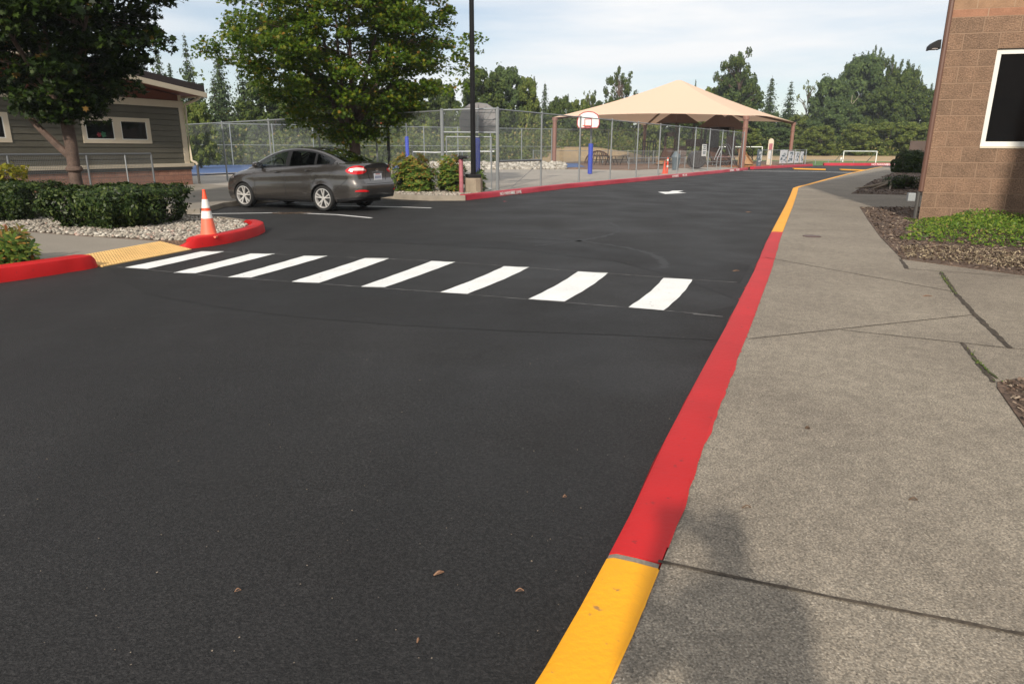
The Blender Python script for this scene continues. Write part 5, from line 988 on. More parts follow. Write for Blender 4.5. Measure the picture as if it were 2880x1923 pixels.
rosette_shrub('leafy_shrub', 'wide leafy shrub with reddish tips behind the rear bumper of the car', -3.2, 22.75, .74, .6, 1.15, 620, .15, seed=3, grp='leafy shrubs by the lamp pole')
rosette_shrub('leafy_shrub', 'narrow tall leafy shrub directly left of the pink standpipe', -1.98, 22.45, .44, .42, 1.22, 330, .14, seed=8, grp='leafy shrubs by the lamp pole')
rosette_shrub('leafy_shrub', 'small leafy shrub behind the black lamp pole', -1.10, 22.75, .22, .22, .95, 55, .14, seed=12, grp='leafy shrubs by the lamp pole')
rosette_shrub('leafy_shrub', 'green shrub with orange new leaves at the left edge behind the near red kerb', -6.33, 8.38, .40, .38, .46, 330, .11, z0=.11, seed=21)
# ivy at the masonry wall
def ivy(x0, x1):
    N = 20000; poly = [at(2530, 676, .15), at(2552, 640, .15), at(2590, 620, .15), B.at(.1, .03, 0)[:2], B.at(5.5, .03, 0)[:2], (12, 9.0), at(2950, 706, .15), at(2760, 697, .15), at(2640, 684, .15)]; pa = np.array(poly); P = []
    for (x, y, z) in scatter(poly, N, .16):
        dmin = min(np.linalg.norm(np.cross(np.array([*(pa[(i+1) % len(pa)]-pa[i]), 0]), np.array([*(np.array([x, y])-pa[i]), 0])))/np.linalg.norm(pa[(i+1) % len(pa)]-pa[i]) for i in (0, 1, 2, 6, 7, 8)); hgt = .03+.20*min(1, dmin/.9)*(.75+.45*math.sin(x*4+y*3)*math.sin(y*5+x))
        if random.random() < .75*max(0, 1-dmin/.55)*(1+.8*math.sin(x*7)*math.sin(y*9)): continue
        P.append((x, y, .16+hgt*random.uniform(.45, 1.05)))
    P = np.array(P); N = len(P); return tag(cards('ivy_patch', LEAF['ivy'], P, rnd_dir(N)*.75+np.array([-.1, -.4, .9]), rng.uniform(.03, .075, N), OVAL, origin=(*B.at(2, .6, 0)[:2], .15)), 'bright green low ground cover plant at the foot of the masonry wall', 'ground cover')
ivy(0, 0)
N = 500; P = np.array(scatter([(7.6, 13.0), (7.9, 14.0), (8.6, 13.4), (8.2, 12.3)], N, .17)); struct(cards('weeds', LEAF['ivy'], P, rnd_dir(N)*.8+np.array([0, 0, .8]), rng.uniform(.02, .05, N), OVAL, origin=(8, 13, .15)), 'stuff')
P = np.array([(random.uniform(-.05, .05)+a+(b-a)*0, 0, 0) for a, b in ((0, 0),)]*1)
wl = []
for (xa, ya), (xb, yb), n_ in (((4.91, 7.75), (4.3, 6.5), 60), ((2.95, 3.98), (3.2, 4.6), 40), ((2.9, 3.9), (3.6, 4.0), 30)):
    for _ in range(n_): t_ = random.random(); wl.append((xa+(xb-xa)*t_+random.gauss(0, .018), ya+(yb-ya)*t_+random.gauss(0, .018), .158+random.random()*.012))
struct(cards('weeds', LEAF['ivy'], np.array(wl), rnd_dir(len(wl))*.7+np.array([0, 0, .7]), rng.uniform(.010, .022, len(wl)), OVAL, origin=(4, 6, .15)), 'stuff')
# round bushes by the far pavement
for u, v, r, h, lab in ((2572, 487, .72, 1.35, 'taller rounded dark bush nearest the masonry building corner'), (2546, 486, .5, .85, 'smaller rounded dark bush left of the taller one by the pavement')):
    x, y = at(u, v, .15); box_hedge('round_bush', lab, x, y+.6, r, r, 0, h, 5000, .12, LEAF['hedge'], cat='bush', round_=.9, z0=.15)
x, y = at(2505, 530, .15); st = thing('tree_stump', 'old grey stump with spreading roots in the mulch bed', 'stump', (x, y, .15)); mb = MB(); mb.tube([(x, y, .1), (x, y, .42)], [.34, .22], 12); mb.build('stump', M['bare_wood'], st, smooth=2)
for a, L in ((3.3, 1.4), (3.7, 1.2), (4.2, .9), (2.8, 1.0), (-.1, 1.9), (-.4, 1.2), (.5, .8)): mb = MB(); mb.tube([(x, y, .38), (x+.35*L*math.cos(a), y+.35*L*math.sin(a), .27), (x+L*math.cos(a), y+L*math.sin(a), .15)], [.09, .06, .02], 7); mb.build('root', M['bare_wood'], st, smooth=2)
box_hedge('low_bush', 'low dark sprouting bush growing on the old stump', x+.25, y-.25, .55, .4, 0, .42, 900, .08, LEAF['hedge'], cat='bush', round_=.9, z0=.2)
# ------------------------------------------------------------------ far trees
def decid_proto(seed, W, Hh, lm, ncl, per, ls, lift=.12):
    R = np.random.default_rng(seed); cs, rad = [], []
    for i in range(ncl):
        k = R.random(); z = Hh*(lift+(1-lift)*k); az = R.uniform(0, 6.283); prof = math.sqrt(max(.02, 1-((k-.42)/.62)**2)); r = W*prof*(.35+.65*R.random()**.6)*(1+.18*math.sin(3*az+seed)+.1*math.sin(7*k*3+az)); cs.append((r*math.cos(az), r*math.sin(az), min(z, Hh*.98))); rad.append(R.uniform(.07, .19)*W+.25)
    cs, rad = np.array(cs), np.array(rad); N = ncl*per; d = rnd_dir(N); rr = (R.random(N)**.33)*np.where(R.random(N) < .13, R.uniform(1.1, 1.7, N), 1.); c = np.repeat(cs, per, 0); r_ = np.repeat(rad, per); p = c+d*(rr*r_)[:, None]*np.array([1, 1, .72]); nrm = d*.8+rnd_dir(N)*.6+np.array([0, 0, .35])
    crown = cards('crown', lm, p, nrm, R.uniform(.6, 1.3, N)*ls, RAG, origin=(0, 0, 0)); mb = MB(); mb.tube([(0, 0, -.3), (.1, 0, Hh*.3), (-.1, .1, Hh*.6), (0, 0, Hh*.85)], [W*.065, W*.05, W*.03, .05], 7)
    for i in range(7): c_ = cs[int(R.integers(0, ncl))]; mb.tube([(0, 0, Hh*R.uniform(.2, .5)), tuple(c_*.5+np.array([0, 0, Hh*.2])), tuple(c_)], [W*.025, W*.015, .03], 5)
    trunk = mb.build('trunk', M['bark_dark'], local=True, smooth=2); root = thing('deciduous_tree', '', 'tree'); crown.parent = root; trunk.parent = root; return root
def sparse_proto(seed, W, Hh, lm, ncl, per, ls):
    R = np.random.default_rng(seed); mb = MB(); mb.tube([(0, 0, -.3), (.15, 0, Hh*.3), (-.1, 0, Hh*.6), (.1, 0, Hh*.95)], [W*.07, W*.05, W*.03, .04], 7); cs = []
    for i in range(ncl):
        k = R.uniform(.3, 1); az = R.uniform(0, 6.28); r = W*R.uniform(.2, 1)*(1.15-abs(k-.7)*1.2); c = np.array([r*math.cos(az), r*math.sin(az), Hh*k]); cs.append(c); mb.tube([(0, 0, Hh*(k-.18)), (c[0]*.5, c[1]*.5, Hh*(k-.06)), tuple(c)], [.10, .07, .03], 5, cap=False)
    cs = np.array(cs); N = ncl*per; d = rnd_dir(N); c = np.repeat(cs, per, 0); p = c+d*(R.random(N)**.4)[:, None]*W*.16; crown = cards('crown', lm, p, d+rnd_dir(N), R.uniform(.6, 1.2, N)*ls, RAG, origin=(0, 0, 0)); trunk = mb.build('trunk', M['bark'], local=True, smooth=2)
    root = thing('deciduous_tree', '', 'tree'); crown.parent = root; trunk.parent = root; return root
def conifer_proto(seed, W, Hh, dens=1.):
    R = np.random.default_rng(seed); mb = MB(); mb.tube([(0, 0, -.3), (0, 0, Hh*.5), (0, 0, Hh)], [W*.07, W*.045, .02], 7); C_, N_, S_ = [], [], []; sp = []
    nl = int(58*dens)
    for i in range(nl):
        k = (i+R.uniform(-.8, .8))/nl; k = min(.995, max(0, k)); z = Hh*(.10+.89*k); L = W*1.15*(1-k)**.78*R.uniform(.7, 1.2)+.05; nb = 7
        for j in range(nb):
            az = 6.283*(j+R.uniform(-.35, .35))/nb; LL = L*R.uniform(.6, 1.1); d = np.array([math.cos(az), math.sin(az)]); m = max(3, int(LL/.30)); dz_ = R.uniform(-.12, .12)*LL; mb.tube([(0, 0, z), (d[0]*LL*.5, d[1]*LL*.5, z+dz_*.5-.02*LL), (d[0]*LL, d[1]*LL, z+dz_-.08*LL)], [.03, .015, .006], 3, cap=False)
            for q in range(m):
                t = (q+1)/m; rr = LL*t; zz = z-.10*LL*t+.06*LL*t*t; C_.append((d[0]*rr+R.normal()*.14, d[1]*rr+R.normal()*.14, zz+dz_*t-.12+R.normal()*.10)); N_.append((d[0]*.8+R.normal()*.5, d[1]*.8+R.normal()*.5, .7)); S_.append((.46*(1-t*.45)+.10)*(.35+.65*min(1, 1.6*(1-k))))
    crown = cards('crown', LEAF['con'], np.array(C_), np.array(N_), np.array(S_)*R.uniform(.7, 1.4, len(S_)), RAG, origin=(0, 0, 0)); trunk = mb.build('trunk', M['bark_dark'], local=True); root = thing('conifer_tree', '', 'tree'); crown.parent = root; trunk.parent = root; return root
PR = {'a': decid_proto(1, 5, 12, LEAF['bg1'], 125, 200, .40), 'b': decid_proto(2, 5, 12, LEAF['bg2'], 120, 200, .38), 'c': decid_proto(3, 5, 12, LEAF['bg3'], 130, 200, .38), 'd': decid_proto(4, 4, 13, LEAF['bg3'], 110, 180, .36, .05),
      's': sparse_proto(5, 4, 12, LEAF['bg1'], 70, 80, .30), 'n': sparse_proto(6, 3, 12, LEAF['bg2'], 30, 22, .3), 'f': conifer_proto(7, 3, 13), 'g': conifer_proto(8, 3.4, 13, .8), 'h': conifer_proto(9, 2.2, 13, 1.1)}
HREF = {'a': 12, 'b': 12, 'c': 12, 'd': 13, 's': 12, 'n': 12, 'f': 13, 'g': 13, 'h': 13}; WREF = {'a': 5.6, 'b': 5.6, 'c': 5.6, 'd': 4.6, 's': 4.4, 'n': 3.2, 'f': 3, 'g': 3.4, 'h': 2.2}
used = set()
# kind, u, v of the top, distance, width in photo pixels, label
TR = [('f', 475, 108, 74, 75, 'dark conifer just right of the near dark maple, left of the pair above the roof'), ('g', 555, 92, 76, 90, 'tall pointed conifer above the roof end of the olive building'), ('f', 640, 104, 74, 95, 'conifer with thin tip just left of the green maple crown'), ('h', 505, 175, 70, 60, 'short dark conifer between the pair above the olive roof'), ('f', 430, 140, 80, 80, 'dark conifer half hidden behind the near dark maple'), ('g', 700, 160, 66, 120, 'dark conifer behind the left side of the green maple'),
 ('g', 620, 215, 62, 110, 'low dark conifer behind the fence left of the green maple'), ('a', 760, 230, 64, 170, 'dark tree directly behind the left half of the green maple'), ('b', 560, 290, 46, 100, 'lime green bushy tree right of the olive building corner'),
 ('a', 880, 240, 68, 190, 'dark broad tree behind the middle of the green maple'), ('c', 1010, 250, 72, 190, 'dark tree behind the green maple trunk'), ('a', 1130, 240, 76, 190, 'dark tree behind the right half of the green maple'), ('a', 1235, 226, 84, 130, 'dark tree left of the black lamp pole'),
 ('a', 1360, 203, 92, 150, 'round dark tree directly right of the lamp pole'), ('c', 1420, 196, 96, 120, 'tall dark tree second right of the lamp pole'), ('h', 1428, 184, 98, 45, 'conifer tip poking above the round dark trees right of the lamp pole'), ('b', 1478, 222, 96, 90, 'yellowish green tree between the round dark tree and the canopy'), ('f', 1530, 228, 104, 55, 'dark conifer above the left canopy post'), ('h', 1500, 212, 108, 35, 'thin conifer tip left of the canopy'), ('a', 1570, 275, 100, 90, 'low dark tree behind the left corner of the canopy'),
 ('b', 1625, 285, 104, 90, 'low light tree above the left slope of the canopy'), ('s', 1735, 200, 108, 92, 'airy tree with visible sky gaps above the left canopy slope'), ('s', 1662, 262, 112, 50, 'small airy tree above the left canopy slope'), ('a', 1700, 290, 110, 110, 'low dark tree behind the canopy slope'), ('b', 1800, 285, 112, 120, 'light tree behind the canopy centre'), ('h', 1943, 222, 118, 22, 'tiny conifer tip just right of the canopy peak'), ('a', 1900, 300, 118, 150, 'dark tree hidden behind the canopy peak'),
 ('s', 2062, 148, 116, 128, 'tallest airy tree behind the right slope of the canopy'), ('c', 2055, 215, 118, 150, 'dense green tree beneath the tallest airy tree'), ('b', 1990, 250, 120, 90, 'light green tree at the right slope of the canopy'), ('f', 2152, 212, 126, 80, 'left one of the two slender conifers right of the canopy'), ('g', 2206, 226, 128, 84, 'right one of the two slender conifers right of the canopy'), ('c', 2150, 320, 124, 110, 'green tree below the two slender conifers'), ('n', 2256, 230, 128, 55, 'nearly bare tree between slender conifers and the great tree mass'), ('b', 2235, 325, 126, 100, 'light green tree below the nearly bare tree'),
 ('c', 2318, 225, 124, 130, 'left shoulder tree of the great mass left of the masonry building'), ('g', 2368, 146, 134, 70, 'conifer top behind the highest crown of the great tree mass'), ('c', 2400, 165, 130, 150, 'highest rounded crown in the great tree mass'), ('s', 2438, 148, 134, 60, 'thin topped tree rising over the highest rounded crown'), ('s', 2480, 168, 132, 60, 'airy tree top right of the highest rounded crown'), ('a', 2500, 200, 128, 130, 'dark tree in the right half of the great mass'), ('s', 2525, 180, 132, 60, 'airy tree top near the masonry building'), ('a', 2460, 250, 122, 140, 'dark lower tree in the centre of the great mass'), ('a', 2570, 245, 126, 110, 'dark tree next to the masonry building corner'), ('h', 2592, 232, 134, 45, 'slender conifer next to the masonry building corner'), ('h', 2562, 208, 136, 30, 'leaning conifer tip near the masonry building'), ('c', 2350, 290, 118, 130, 'lower green tree at the left foot of the great mass'),
 ('h', 2335, 205, 132, 34, 'thin spire rising from the left shoulder of the great tree mass'), ('s', 2418, 142, 136, 42, 'feathery top on the left of the highest crown'), ('h', 2498, 176, 136, 34, 'thin spire between the two airy tops of the great mass'), ('n', 2545, 190, 134, 40, 'bare topped tree near the leaning conifer tip'), ('s', 2300, 262, 130, 60, 'airy low tree on the far left of the great mass'), ('h', 1594, 262, 106, 30, 'thin spire over the left corner of the canopy'), ('n', 1650, 258, 108, 34, 'bare twiggy tree above the left canopy slope'), ('f', 1395, 228, 100, 60, 'conifer between the round dark trees right of the lamp pole'),
 ('a', 2640, 250, 124, 120, 'dark tree just behind the masonry building edge'), ('b', 2410, 350, 108, 100, 'light green young tree before the great mass'), ('b', 2300, 355, 108, 100, 'light green young tree left of the lone goal'), ('b', 2500, 345, 108, 110, 'yellow green young tree right of the lone goal'), ('b', 2080, 350, 108, 110, 'light green young tree right of the front canopy post'), ('d', 2190, 360, 108, 90, 'light green young tree left of the far canopy post'), ('b', 2570, 345, 106, 90, 'yellow green young tree above the brown enclosure')]
LTR = 0
for i, (k, u, v, y, wpx, lab) in enumerate(TR):
    y = y*1.14 if y > 99 else y; x, yy, zt_ = atd(u, v, y); x, yy, _ = atd(u, 420, y); root = PR[k] if k not in used else dup(PR[k]); used.add(k)
    root.location = (x, yy, -.03); root['label'] = lab; root['group'] = 'trees of the wood edge behind the fields'; sz = (zt_)/HREF[k]*1.0; sx = wpx*y/1920/2/WREF[k]; root.scale = (sx, sx, sz); root.rotation_euler = (0, 0, i*2.4)
    if k in 'fgh': root.name = 'conifer_tree'
for k, r in PR.items():
    if k not in used: raise SystemExit('unused '+k)
# dead snags
for u, v, y, lab in ((2377, 268, 134, 'thin pale dead trunk with broken limbs in the great tree mass'),):
    x, yy, zt_ = atd(u, v, y); x = atd(u, 420, y)[0]; t = thing('dead_tree', lab, 'tree', (x, yy, 0)); mb = MB(); mb.tube([(x, yy, -.1), (x+.1, yy, zt_*.5), (x, yy, zt_)], [.15, .11, .04], 7); mb.build('trunk', M['bare_wood'], t, smooth=2)
    for j in range(5): a = j*1.3; z = zt_*(.35+.12*j); mb = MB(); mb.tube([(x, yy, z), (x+1.4*math.cos(a), yy+.5*math.sin(a), z+1.1), (x+2.3*math.cos(a), yy+.8*math.sin(a), z+2.0)], [.06, .04, .015], 5); mb.build('limb', M['bare_wood'], t, smooth=2)
# undergrowth along the wood edge and behind the far fence
P = []; 
edge = [(-60, 58), (-26, 57.5), (-6, 66), (6, 88), (20, 118), (45, 126), (62, 122), (78, 116), (100, 108)]
def epos(t): t *= len(edge)-1; i = min(int(t), len(edge)-2); f = t-i; return edge[i][0]*(1-f)+edge[i+1][0]*f, edge[i][1]*(1-f)+edge[i+1][1]*f
for i in range(520):
    t = random.random(); x, y = epos(t); d = random.random()*6; h = (1.3+2.2*random.random()+d*.35)*(1.0 if y < 90 else .95); x += random.uniform(-1, 1)+d*.2*(-1 if t < .3 else 0); y += d; r = random.uniform(1.0, 2.0); n_ = 210;     dd = rnd_dir(n_); dd[:, 2] = np.abs(dd[:, 2]); k = rng.random(n_)**.35; P.append(np.stack([x+dd[:, 0]*k*r, y+dd[:, 1]*k*r, dd[:, 2]*k*h], 1))
P = np.concatenate(P); N = len(P); struct(cards('undergrowth', [LEAF['brush'], LEAF['bg2']], P, rnd_dir(N)+np.array([0, -.3, .6]), rng.uniform(.15, .34, N), RAG, origin=(10, 80, 0), mix=(rng.random(N) < .35).astype(int)), 'stuff')
# dark wood behind everything so no sky shows under the crowns
P = []
back = [(-95, 70), (-30, 76), (0, 100), (30, 142), (70, 160), (125, 150)]
for i in range(330):
    t = random.random()*(len(back)-1); j = int(t); f = t-j; x = back[j][0]*(1-f)+back[j+1][0]*f+random.uniform(-3, 3); y = back[j][1]*(1-f)+back[j+1][1]*f+random.uniform(-2, 6); h = random.uniform(3, 7.5) if x > -35 else random.uniform(4, 10); r = random.uniform(1.8, 3.2); n_ = 130
    dd = rnd_dir(n_); k = rng.random(n_)**.35; P.append(np.stack([x+dd[:, 0]*k*r, y+dd[:, 1]*k*r, h*.5+dd[:, 2]*k*h*.55], 1))
P = np.concatenate(P); N = len(P); struct(cards('far_wood', LEAF['bg1'], P, rnd_dir(N)+np.array([0, -.3, .6]), rng.uniform(.4, .9, N), RAG, origin=(10, 100, 0)), 'stuff')
hz = MB(); hz.box((30, 140, 17), (420, 360, 38)); ho = hz.build('haze', bpy.data.materials.new('haze')); hm = ho.data.materials[0]; hm.use_nodes = True; hn = hm.node_tree.nodes; hn.clear()
ho_ = hn.new('ShaderNodeOutputMaterial'); pv = hn.new('ShaderNodeVolumePrincipled'); pv.inputs['Color'].default_value = (.86, .92, 1, 1); pv.inputs['Density'].default_value = .00042; pv.inputs['Anisotropy'].default_value = .2; hm.node_tree.links.new(pv.outputs[0], ho_.inputs['Volume']); struct(ho, 'stuff')
# ================================================================== CAR
def ip(tab): xs, ys = zip(*tab); return lambda x: float(np.interp(x, xs, ys))
def smooth_ip(tab, s=.06):
    f = ip(tab); return lambda x: sum(f(x+d*s)*k for d, k in ((-1.5, .12), (-.75, .23), (0, .3), (.75, .23), (1.5, .12)))
cw = smooth_ip([(-.2, .40), (0, .50), (.06, .60), (.2, .725), (.45, .81), (.8, .845), (1.5, .855), (2.5, .862), (3.3, .86), (3.75, .84), (4.05, .80), (4.22, .745), (4.34, .66), (4.41, .56), (4.6, .50)], .03)
czs = smooth_ip([(0, .62), (.12, .70), (.3, .78), (.6, .855), (.95, .925), (1.3, .965), (1.7, .985), (2.5, 1.03), (3.3, 1.075), (3.8, 1.085), (4.15, 1.07), (4.32, 1.045), (4.41, 1.02)])
czc = smooth_ip([(0, .655), (.12, .76), (.3, .85), (.6, .93), (.95, 1.0), (1.3, 1.03), (2.5, 1.06), (3.6, 1.11), (3.85, 1.135), (4.15, 1.145), (4.33, 1.15), (4.41, 1.10)])
AX, RA = (.83, 3.32), .345
def czb(x):
    b = float(np.interp(x, [0, .1, .5, 1.2, 3, 3.9, 4.41], [.24, .20, .19, .20, .20, .24, .33]))
    for a in AX:
        if abs(x-a) < RA: b = max(b, .30+math.sqrt(RA*RA-(x-a)**2))
    return b
cwf = ip([(-.2, .86), (0, .925), (.10, .975), (.28, .995), (.45, 1.0), (.60, .985), (.68, .978), (.70, .988), (.82, .978), (.92, .945), (1, .885)])
def xshift(x, z):
    k = max(0, (x-3.95)/.46)**1.3; g = float(np.interp(z, [.2, .36, .46, .60, .655, .70, .85, 1.0, 1.06, 1.1, 1.16], [-.11, -.03, -.005, 0, -.01, -.075, -.105, -.11, -.10, -.06, -.05])); kf = max(0, (.45-x)/.45); gf = float(np.interp(z, [.2, .35, .5, .62, .8], [.05, 0, .0, .03, .10])); return x+k*g+kf*gf
def bod(x, z, off=0.):
    zs = czs(x); zr = (z-.2)/(zs-.2); y = cw(x)*cwf(zr); r = min(abs(math.hypot(x-a, z-.30)-RA) for a in AX); y += .014*math.exp(-(r/.05)**2)*(z > .3); e = .001
    y2 = cw(x+.01)*cwf(zr); tx, ty = .01, y2-cw(x)*cwf(zr); n_ = math.hypot(tx, ty); return (xshift(x, z)-ty/n_*off*1.0, y+tx/n_*off, z)
def section(x):
    zb, zs, zc, W_ = czb(x), czs(x), czc(x), cw(x); pts = [(xshift(x, zb), 0, zb), (xshift(x, zb), W_*.80, zb)]
    for f in (0, .04, .10, .18, .28, .38, .48, .56, .64, .70, .76, .84, .92, .97, 1.0): pts.append(bod(x, zb+(zs-zb)*f))
    for fy, fz in ((.955, .25), (.86, .50), (.70, .74), (.45, .92), (.2, .985), (0, 1.0)): pts.append((xshift(x, zs+(zc-zs)*fz), W_*.885*fy, zs+(zc-zs)*fz))
    return pts
xs_ = sorted(set(np.round(list(np.linspace(0, .3, 9))+list(np.linspace(.3, 4.0, 62))+list(np.linspace(4.0, 4.41, 14))+[a+s*RA*f for a in AX for s in (-1, 1) for f in (1.0, .985, .94, .86)], 4)))
car = thing('parked_car', 'dark grey metallic four door sedan parked in the marked bay by the olive building', 'car')
TH = -.425; CS = 1.015; gx, gy = at(917, 594.5); car.scale = (CS, CS, CS)
car.location = (gx-(math.cos(TH)*3.32-math.sin(TH)*-.76)*CS, gy-(math.sin(TH)*3.32+math.cos(TH)*-.76)*CS, 0.003); car.rotation_euler = (0, 0, TH)
mb = MB(); secs = [section(x) for x in xs_]
ringR = [s for s in secs]; ns_ = len(secs[0])
rows = [[(p[0], -p[1], p[2]) for p in s][::-1]+[p for p in s][1:] for s in secs]   # top-left ... bottom ... top-right
mb.grid(rows)
for s, fl in ((secs[0], False), (secs[-1], True)):
    v = s+[(p[0], -p[1], p[2]) for p in s]; f = [(i, i+1, ns_+i+1, ns_+i) for i in range(1, ns_-2)]; mb.add(v, f if not fl else [q[::-1] for q in f])
body = mb.build('body', M['car_paint'], car, smooth=2, local=True)
mb = MB(); mb.box((2.15, 0, .36), (3.6, 1.22, .34)); mb.build('underbody', M['interior'], car, local=True)
zrf = smooth_ip([(.9, .985), (1.0, 1.04), (1.25, 1.165), (1.5, 1.28), (1.75, 1.375), (2.0, 1.435), (2.3, 1.468), (2.6, 1.475), (2.9, 1.455), (3.15, 1.405), (3.45, 1.305), (3.7, 1.20), (3.9, 1.115)], .07)
ytf = smooth_ip([(.9, .70), (1.4, .66), (1.8, .625), (2.3, .61), (2.8, .60), (3.2, .58), (3.6, .60), (3.9, .62)], .1)
Ze = lambda x: zrf(x)-.055
def gs(x, z, off=0.):
    zs = czs(x)-.01; yb = cw(x)*.875; t = min(1.05, max(0, (z-zs)/max(.02, Ze(x)-zs))); return (x, yb+(ytf(x)-yb)*t+.02*4*t*(1-t)+off, z+off*.25)
def gsec(x):
    zs = min(czs(x)-.02, Ze(x)-.01); p = [gs(x, zs-.02)]+[gs(x, zs+(Ze(x)-zs)*f) for f in (.3, .6, .85, 1.0)]; y, z = ytf(x), zrf(x); return p+[(x, y-.022, z-.030), (x, y-.06, z-.016), (x, y*.7, z-.004), (x, y*.35, z), (x, 0, z+.002)]
gx_ = np.linspace(.93, 3.88, 60); rows = [[(p[0], -p[1], p[2]) for p in gsec(x)]+[p for p in gsec(x)][::-1][1:] for x in gx_]
mb = MB(); mb.grid([r[::-1] for r in rows]); nr_ = len(rows[0]); keep = []
for f in mb.f:
    vs_ = [mb.v[i] for i in f]; xm = sum(v[0] for v in vs_)/4; ym = sum(abs(v[1]) for v in vs_)/4; zm = sum(v[2] for v in vs_)/4
    sidef = ym > ytf(xm)-.008 and zm < Ze(xm)-.012 and zm > czs(xm)+.0
    keep.append(not (sidef and 1.42 < xm < 3.46) and not (.99 < xm < 1.82 and ym < ytf(xm)*.84) and not (3.06 < xm < 3.82 and ym < ytf(xm)*.84))
mb.f = [f for f, k_ in zip(mb.f, keep) if k_]; mb.m = [0]*len(mb.f); mb.build('roof', M['car_paint'], car, smooth=2, local=True)
mb = MB(); mb.grid([[(x, y, max(czc(x), czs(x))+.008 if x > 1.15 else czc(x)+.006) for y in (-.70, 0, .70)] for x in np.linspace(1.02, 3.7, 14)]); mb.build('cabin_deck', M['interior'], car, local=True)
for xx, hh, ys_ in ((2.12, 1.0, (-.36, .36)), (3.02, .98, (-.38, .0, .38))):
    for yy in ys_:
        mb = MB()
        if xx < 3: mb.tube([(xx-.05, yy, 1.0), (xx+.06, yy, 1.24)], [.20, .17], 10)
        mb.tube([(xx+.08, yy, 1.20 if xx < 3 else 1.05), (xx+.11, yy, 1.36 if xx < 3 else 1.22)], [.12, .10], 10); mb.build('seat', M['interior'], car, smooth=2, local=True)
mb = MB(); mb.tube([(1.62+.02*math.sin(t), -.36+.17*math.cos(t), 1.07+.14*math.sin(t)) for t in np.linspace(0, 2*math.pi, 17)], .014, 5); mb.build('steering_wheel', M['interior'], car, local=True)
def side_strip(name, x0, x1, lo, hi, off, m, sy, parent, slant0=0, slant1=0, k=16):
    mb = MB(); rows = []
    for j in range(6):
        r = []
        for i in range(k+1):
            t = i/k; f = j/5; x = (x0+slant0*f)+((x1+slant1*f)-(x0+slant0*f))*t; z = lo(x)+(hi(x)-lo(x))*f
            if hi(x) < lo(x): z = lo(x)
            p = gs(x, z, off); r.append((p[0], p[1]*sy, p[2]))
        rows.append(r)
    mb.grid(rows if sy < 0 else [r[::-1] for r in rows]); return mb.build(name, m, parent, smooth=True, local=True)
M['car_glass'] = bpy.data.materials.new('car_glass'); M['car_glass'].use_nodes = True; n, l = M['car_glass'].node_tree.nodes, M['car_glass'].node_tree.links; n.remove(n['Principled BSDF'])
t_ = n.new('ShaderNodeBsdfTransparent'); t_.inputs[0].default_value = (.50, .55, .53, 1); g_ = n.new('ShaderNodeBsdfGlossy'); g_.inputs['Roughness'].default_value = .02; fr = n.new('ShaderNodeFresnel'); fr.inputs[0].default_value = 1.6; x_ = n.new('ShaderNodeMixShader')
l.new(fr.outputs[0], x_.inputs[0]); l.new(t_.outputs[0], x_.inputs[1]); l.new(g_.outputs[0], x_.inputs[2]); l.new(x_.outputs[0], n['Material Output'].inputs[0])
lo_ = lambda x: czs(x)+.012; 
for sy in (-1, 1):
    for x0_, x1_, lo__, hi__, s0_, s1_ in ((1.20, 3.60, lambda x: czs(x)-.008, lambda x: min(czs(x)+.020, max(czs(x)-.004, Ze(x)-.008)), 0, 0), (1.30, 3.60, lambda x: max(czs(x), Ze(x)-.038), lambda x: max(czs(x)+.002, Ze(x)-.004), 0, 0),
        (1.20, 1.45, lambda x: czs(x), lambda x: max(czs(x)+.002, Ze(x)-.006), 0, 0), (2.165, 2.305, lambda x: czs(x), lambda x: Ze(x)-.006, .05, .05), (3.055, 3.135, lambda x: czs(x), lambda x: Ze(x)-.006, -.02, -.03), (3.48, 3.60, lambda x: czs(x), lambda x: max(czs(x)+.002, Ze(x)-.006), 0, 0)):
        side_strip('window_trim', x0_, x1_, lo__, hi__, .004+.0006*x0_, M['dark_trim'], sy, car, slant0=s0_, slant1=s1_, k=24)
    side_strip('front_window', 1.43, 2.17, lambda x: czs(x)+.018, lambda x: max(czs(x)+.02, Ze(x)-.035), .008, M['car_glass'], sy, car, slant1=.05)
    side_strip('rear_window', 2.30, 3.06, lambda x: czs(x)+.018, lambda x: max(czs(x)+.02, Ze(x)-.035), .008, M['car_glass'], sy, car, slant0=.05, slant1=-.02)
    side_strip('quarter_window', 3.13, 3.50, lambda x: czs(x)+.018+max(0, x-3.4)*.25, lambda x: max(czs(x)+.03, Ze(x)-.035), .008, M['car_glass'], sy, car, slant0=-.03)
def top_patch(name, x0, x1, fy, off, m, k=14):
    mb = MB(); rows = []
    for i in range(k+1):
        x = x0+(x1-x0)*i/k; y, z = ytf(x)*fy, zrf(x); s_ = (zrf(x+.02)-zrf(x-.02))/.04; nx, nz_ = -s_/math.hypot(1, s_), 1/math.hypot(1, s_)
        rows.append([(x+nx*off, yy, z-.004*abs(yy/y)**2*2-(.012 if abs(yy) > y*.95 else 0)+nz_*off) for yy in np.linspace(-y, y, 9)])
    mb.grid(rows); return mb.build(name, m, car, smooth=True, local=True)
top_patch('windscreen', .98, 1.84, .90, .010, M['car_glass']); top_patch('rear_screen', 3.02, 3.86, .90, .014, M['car_glass'])
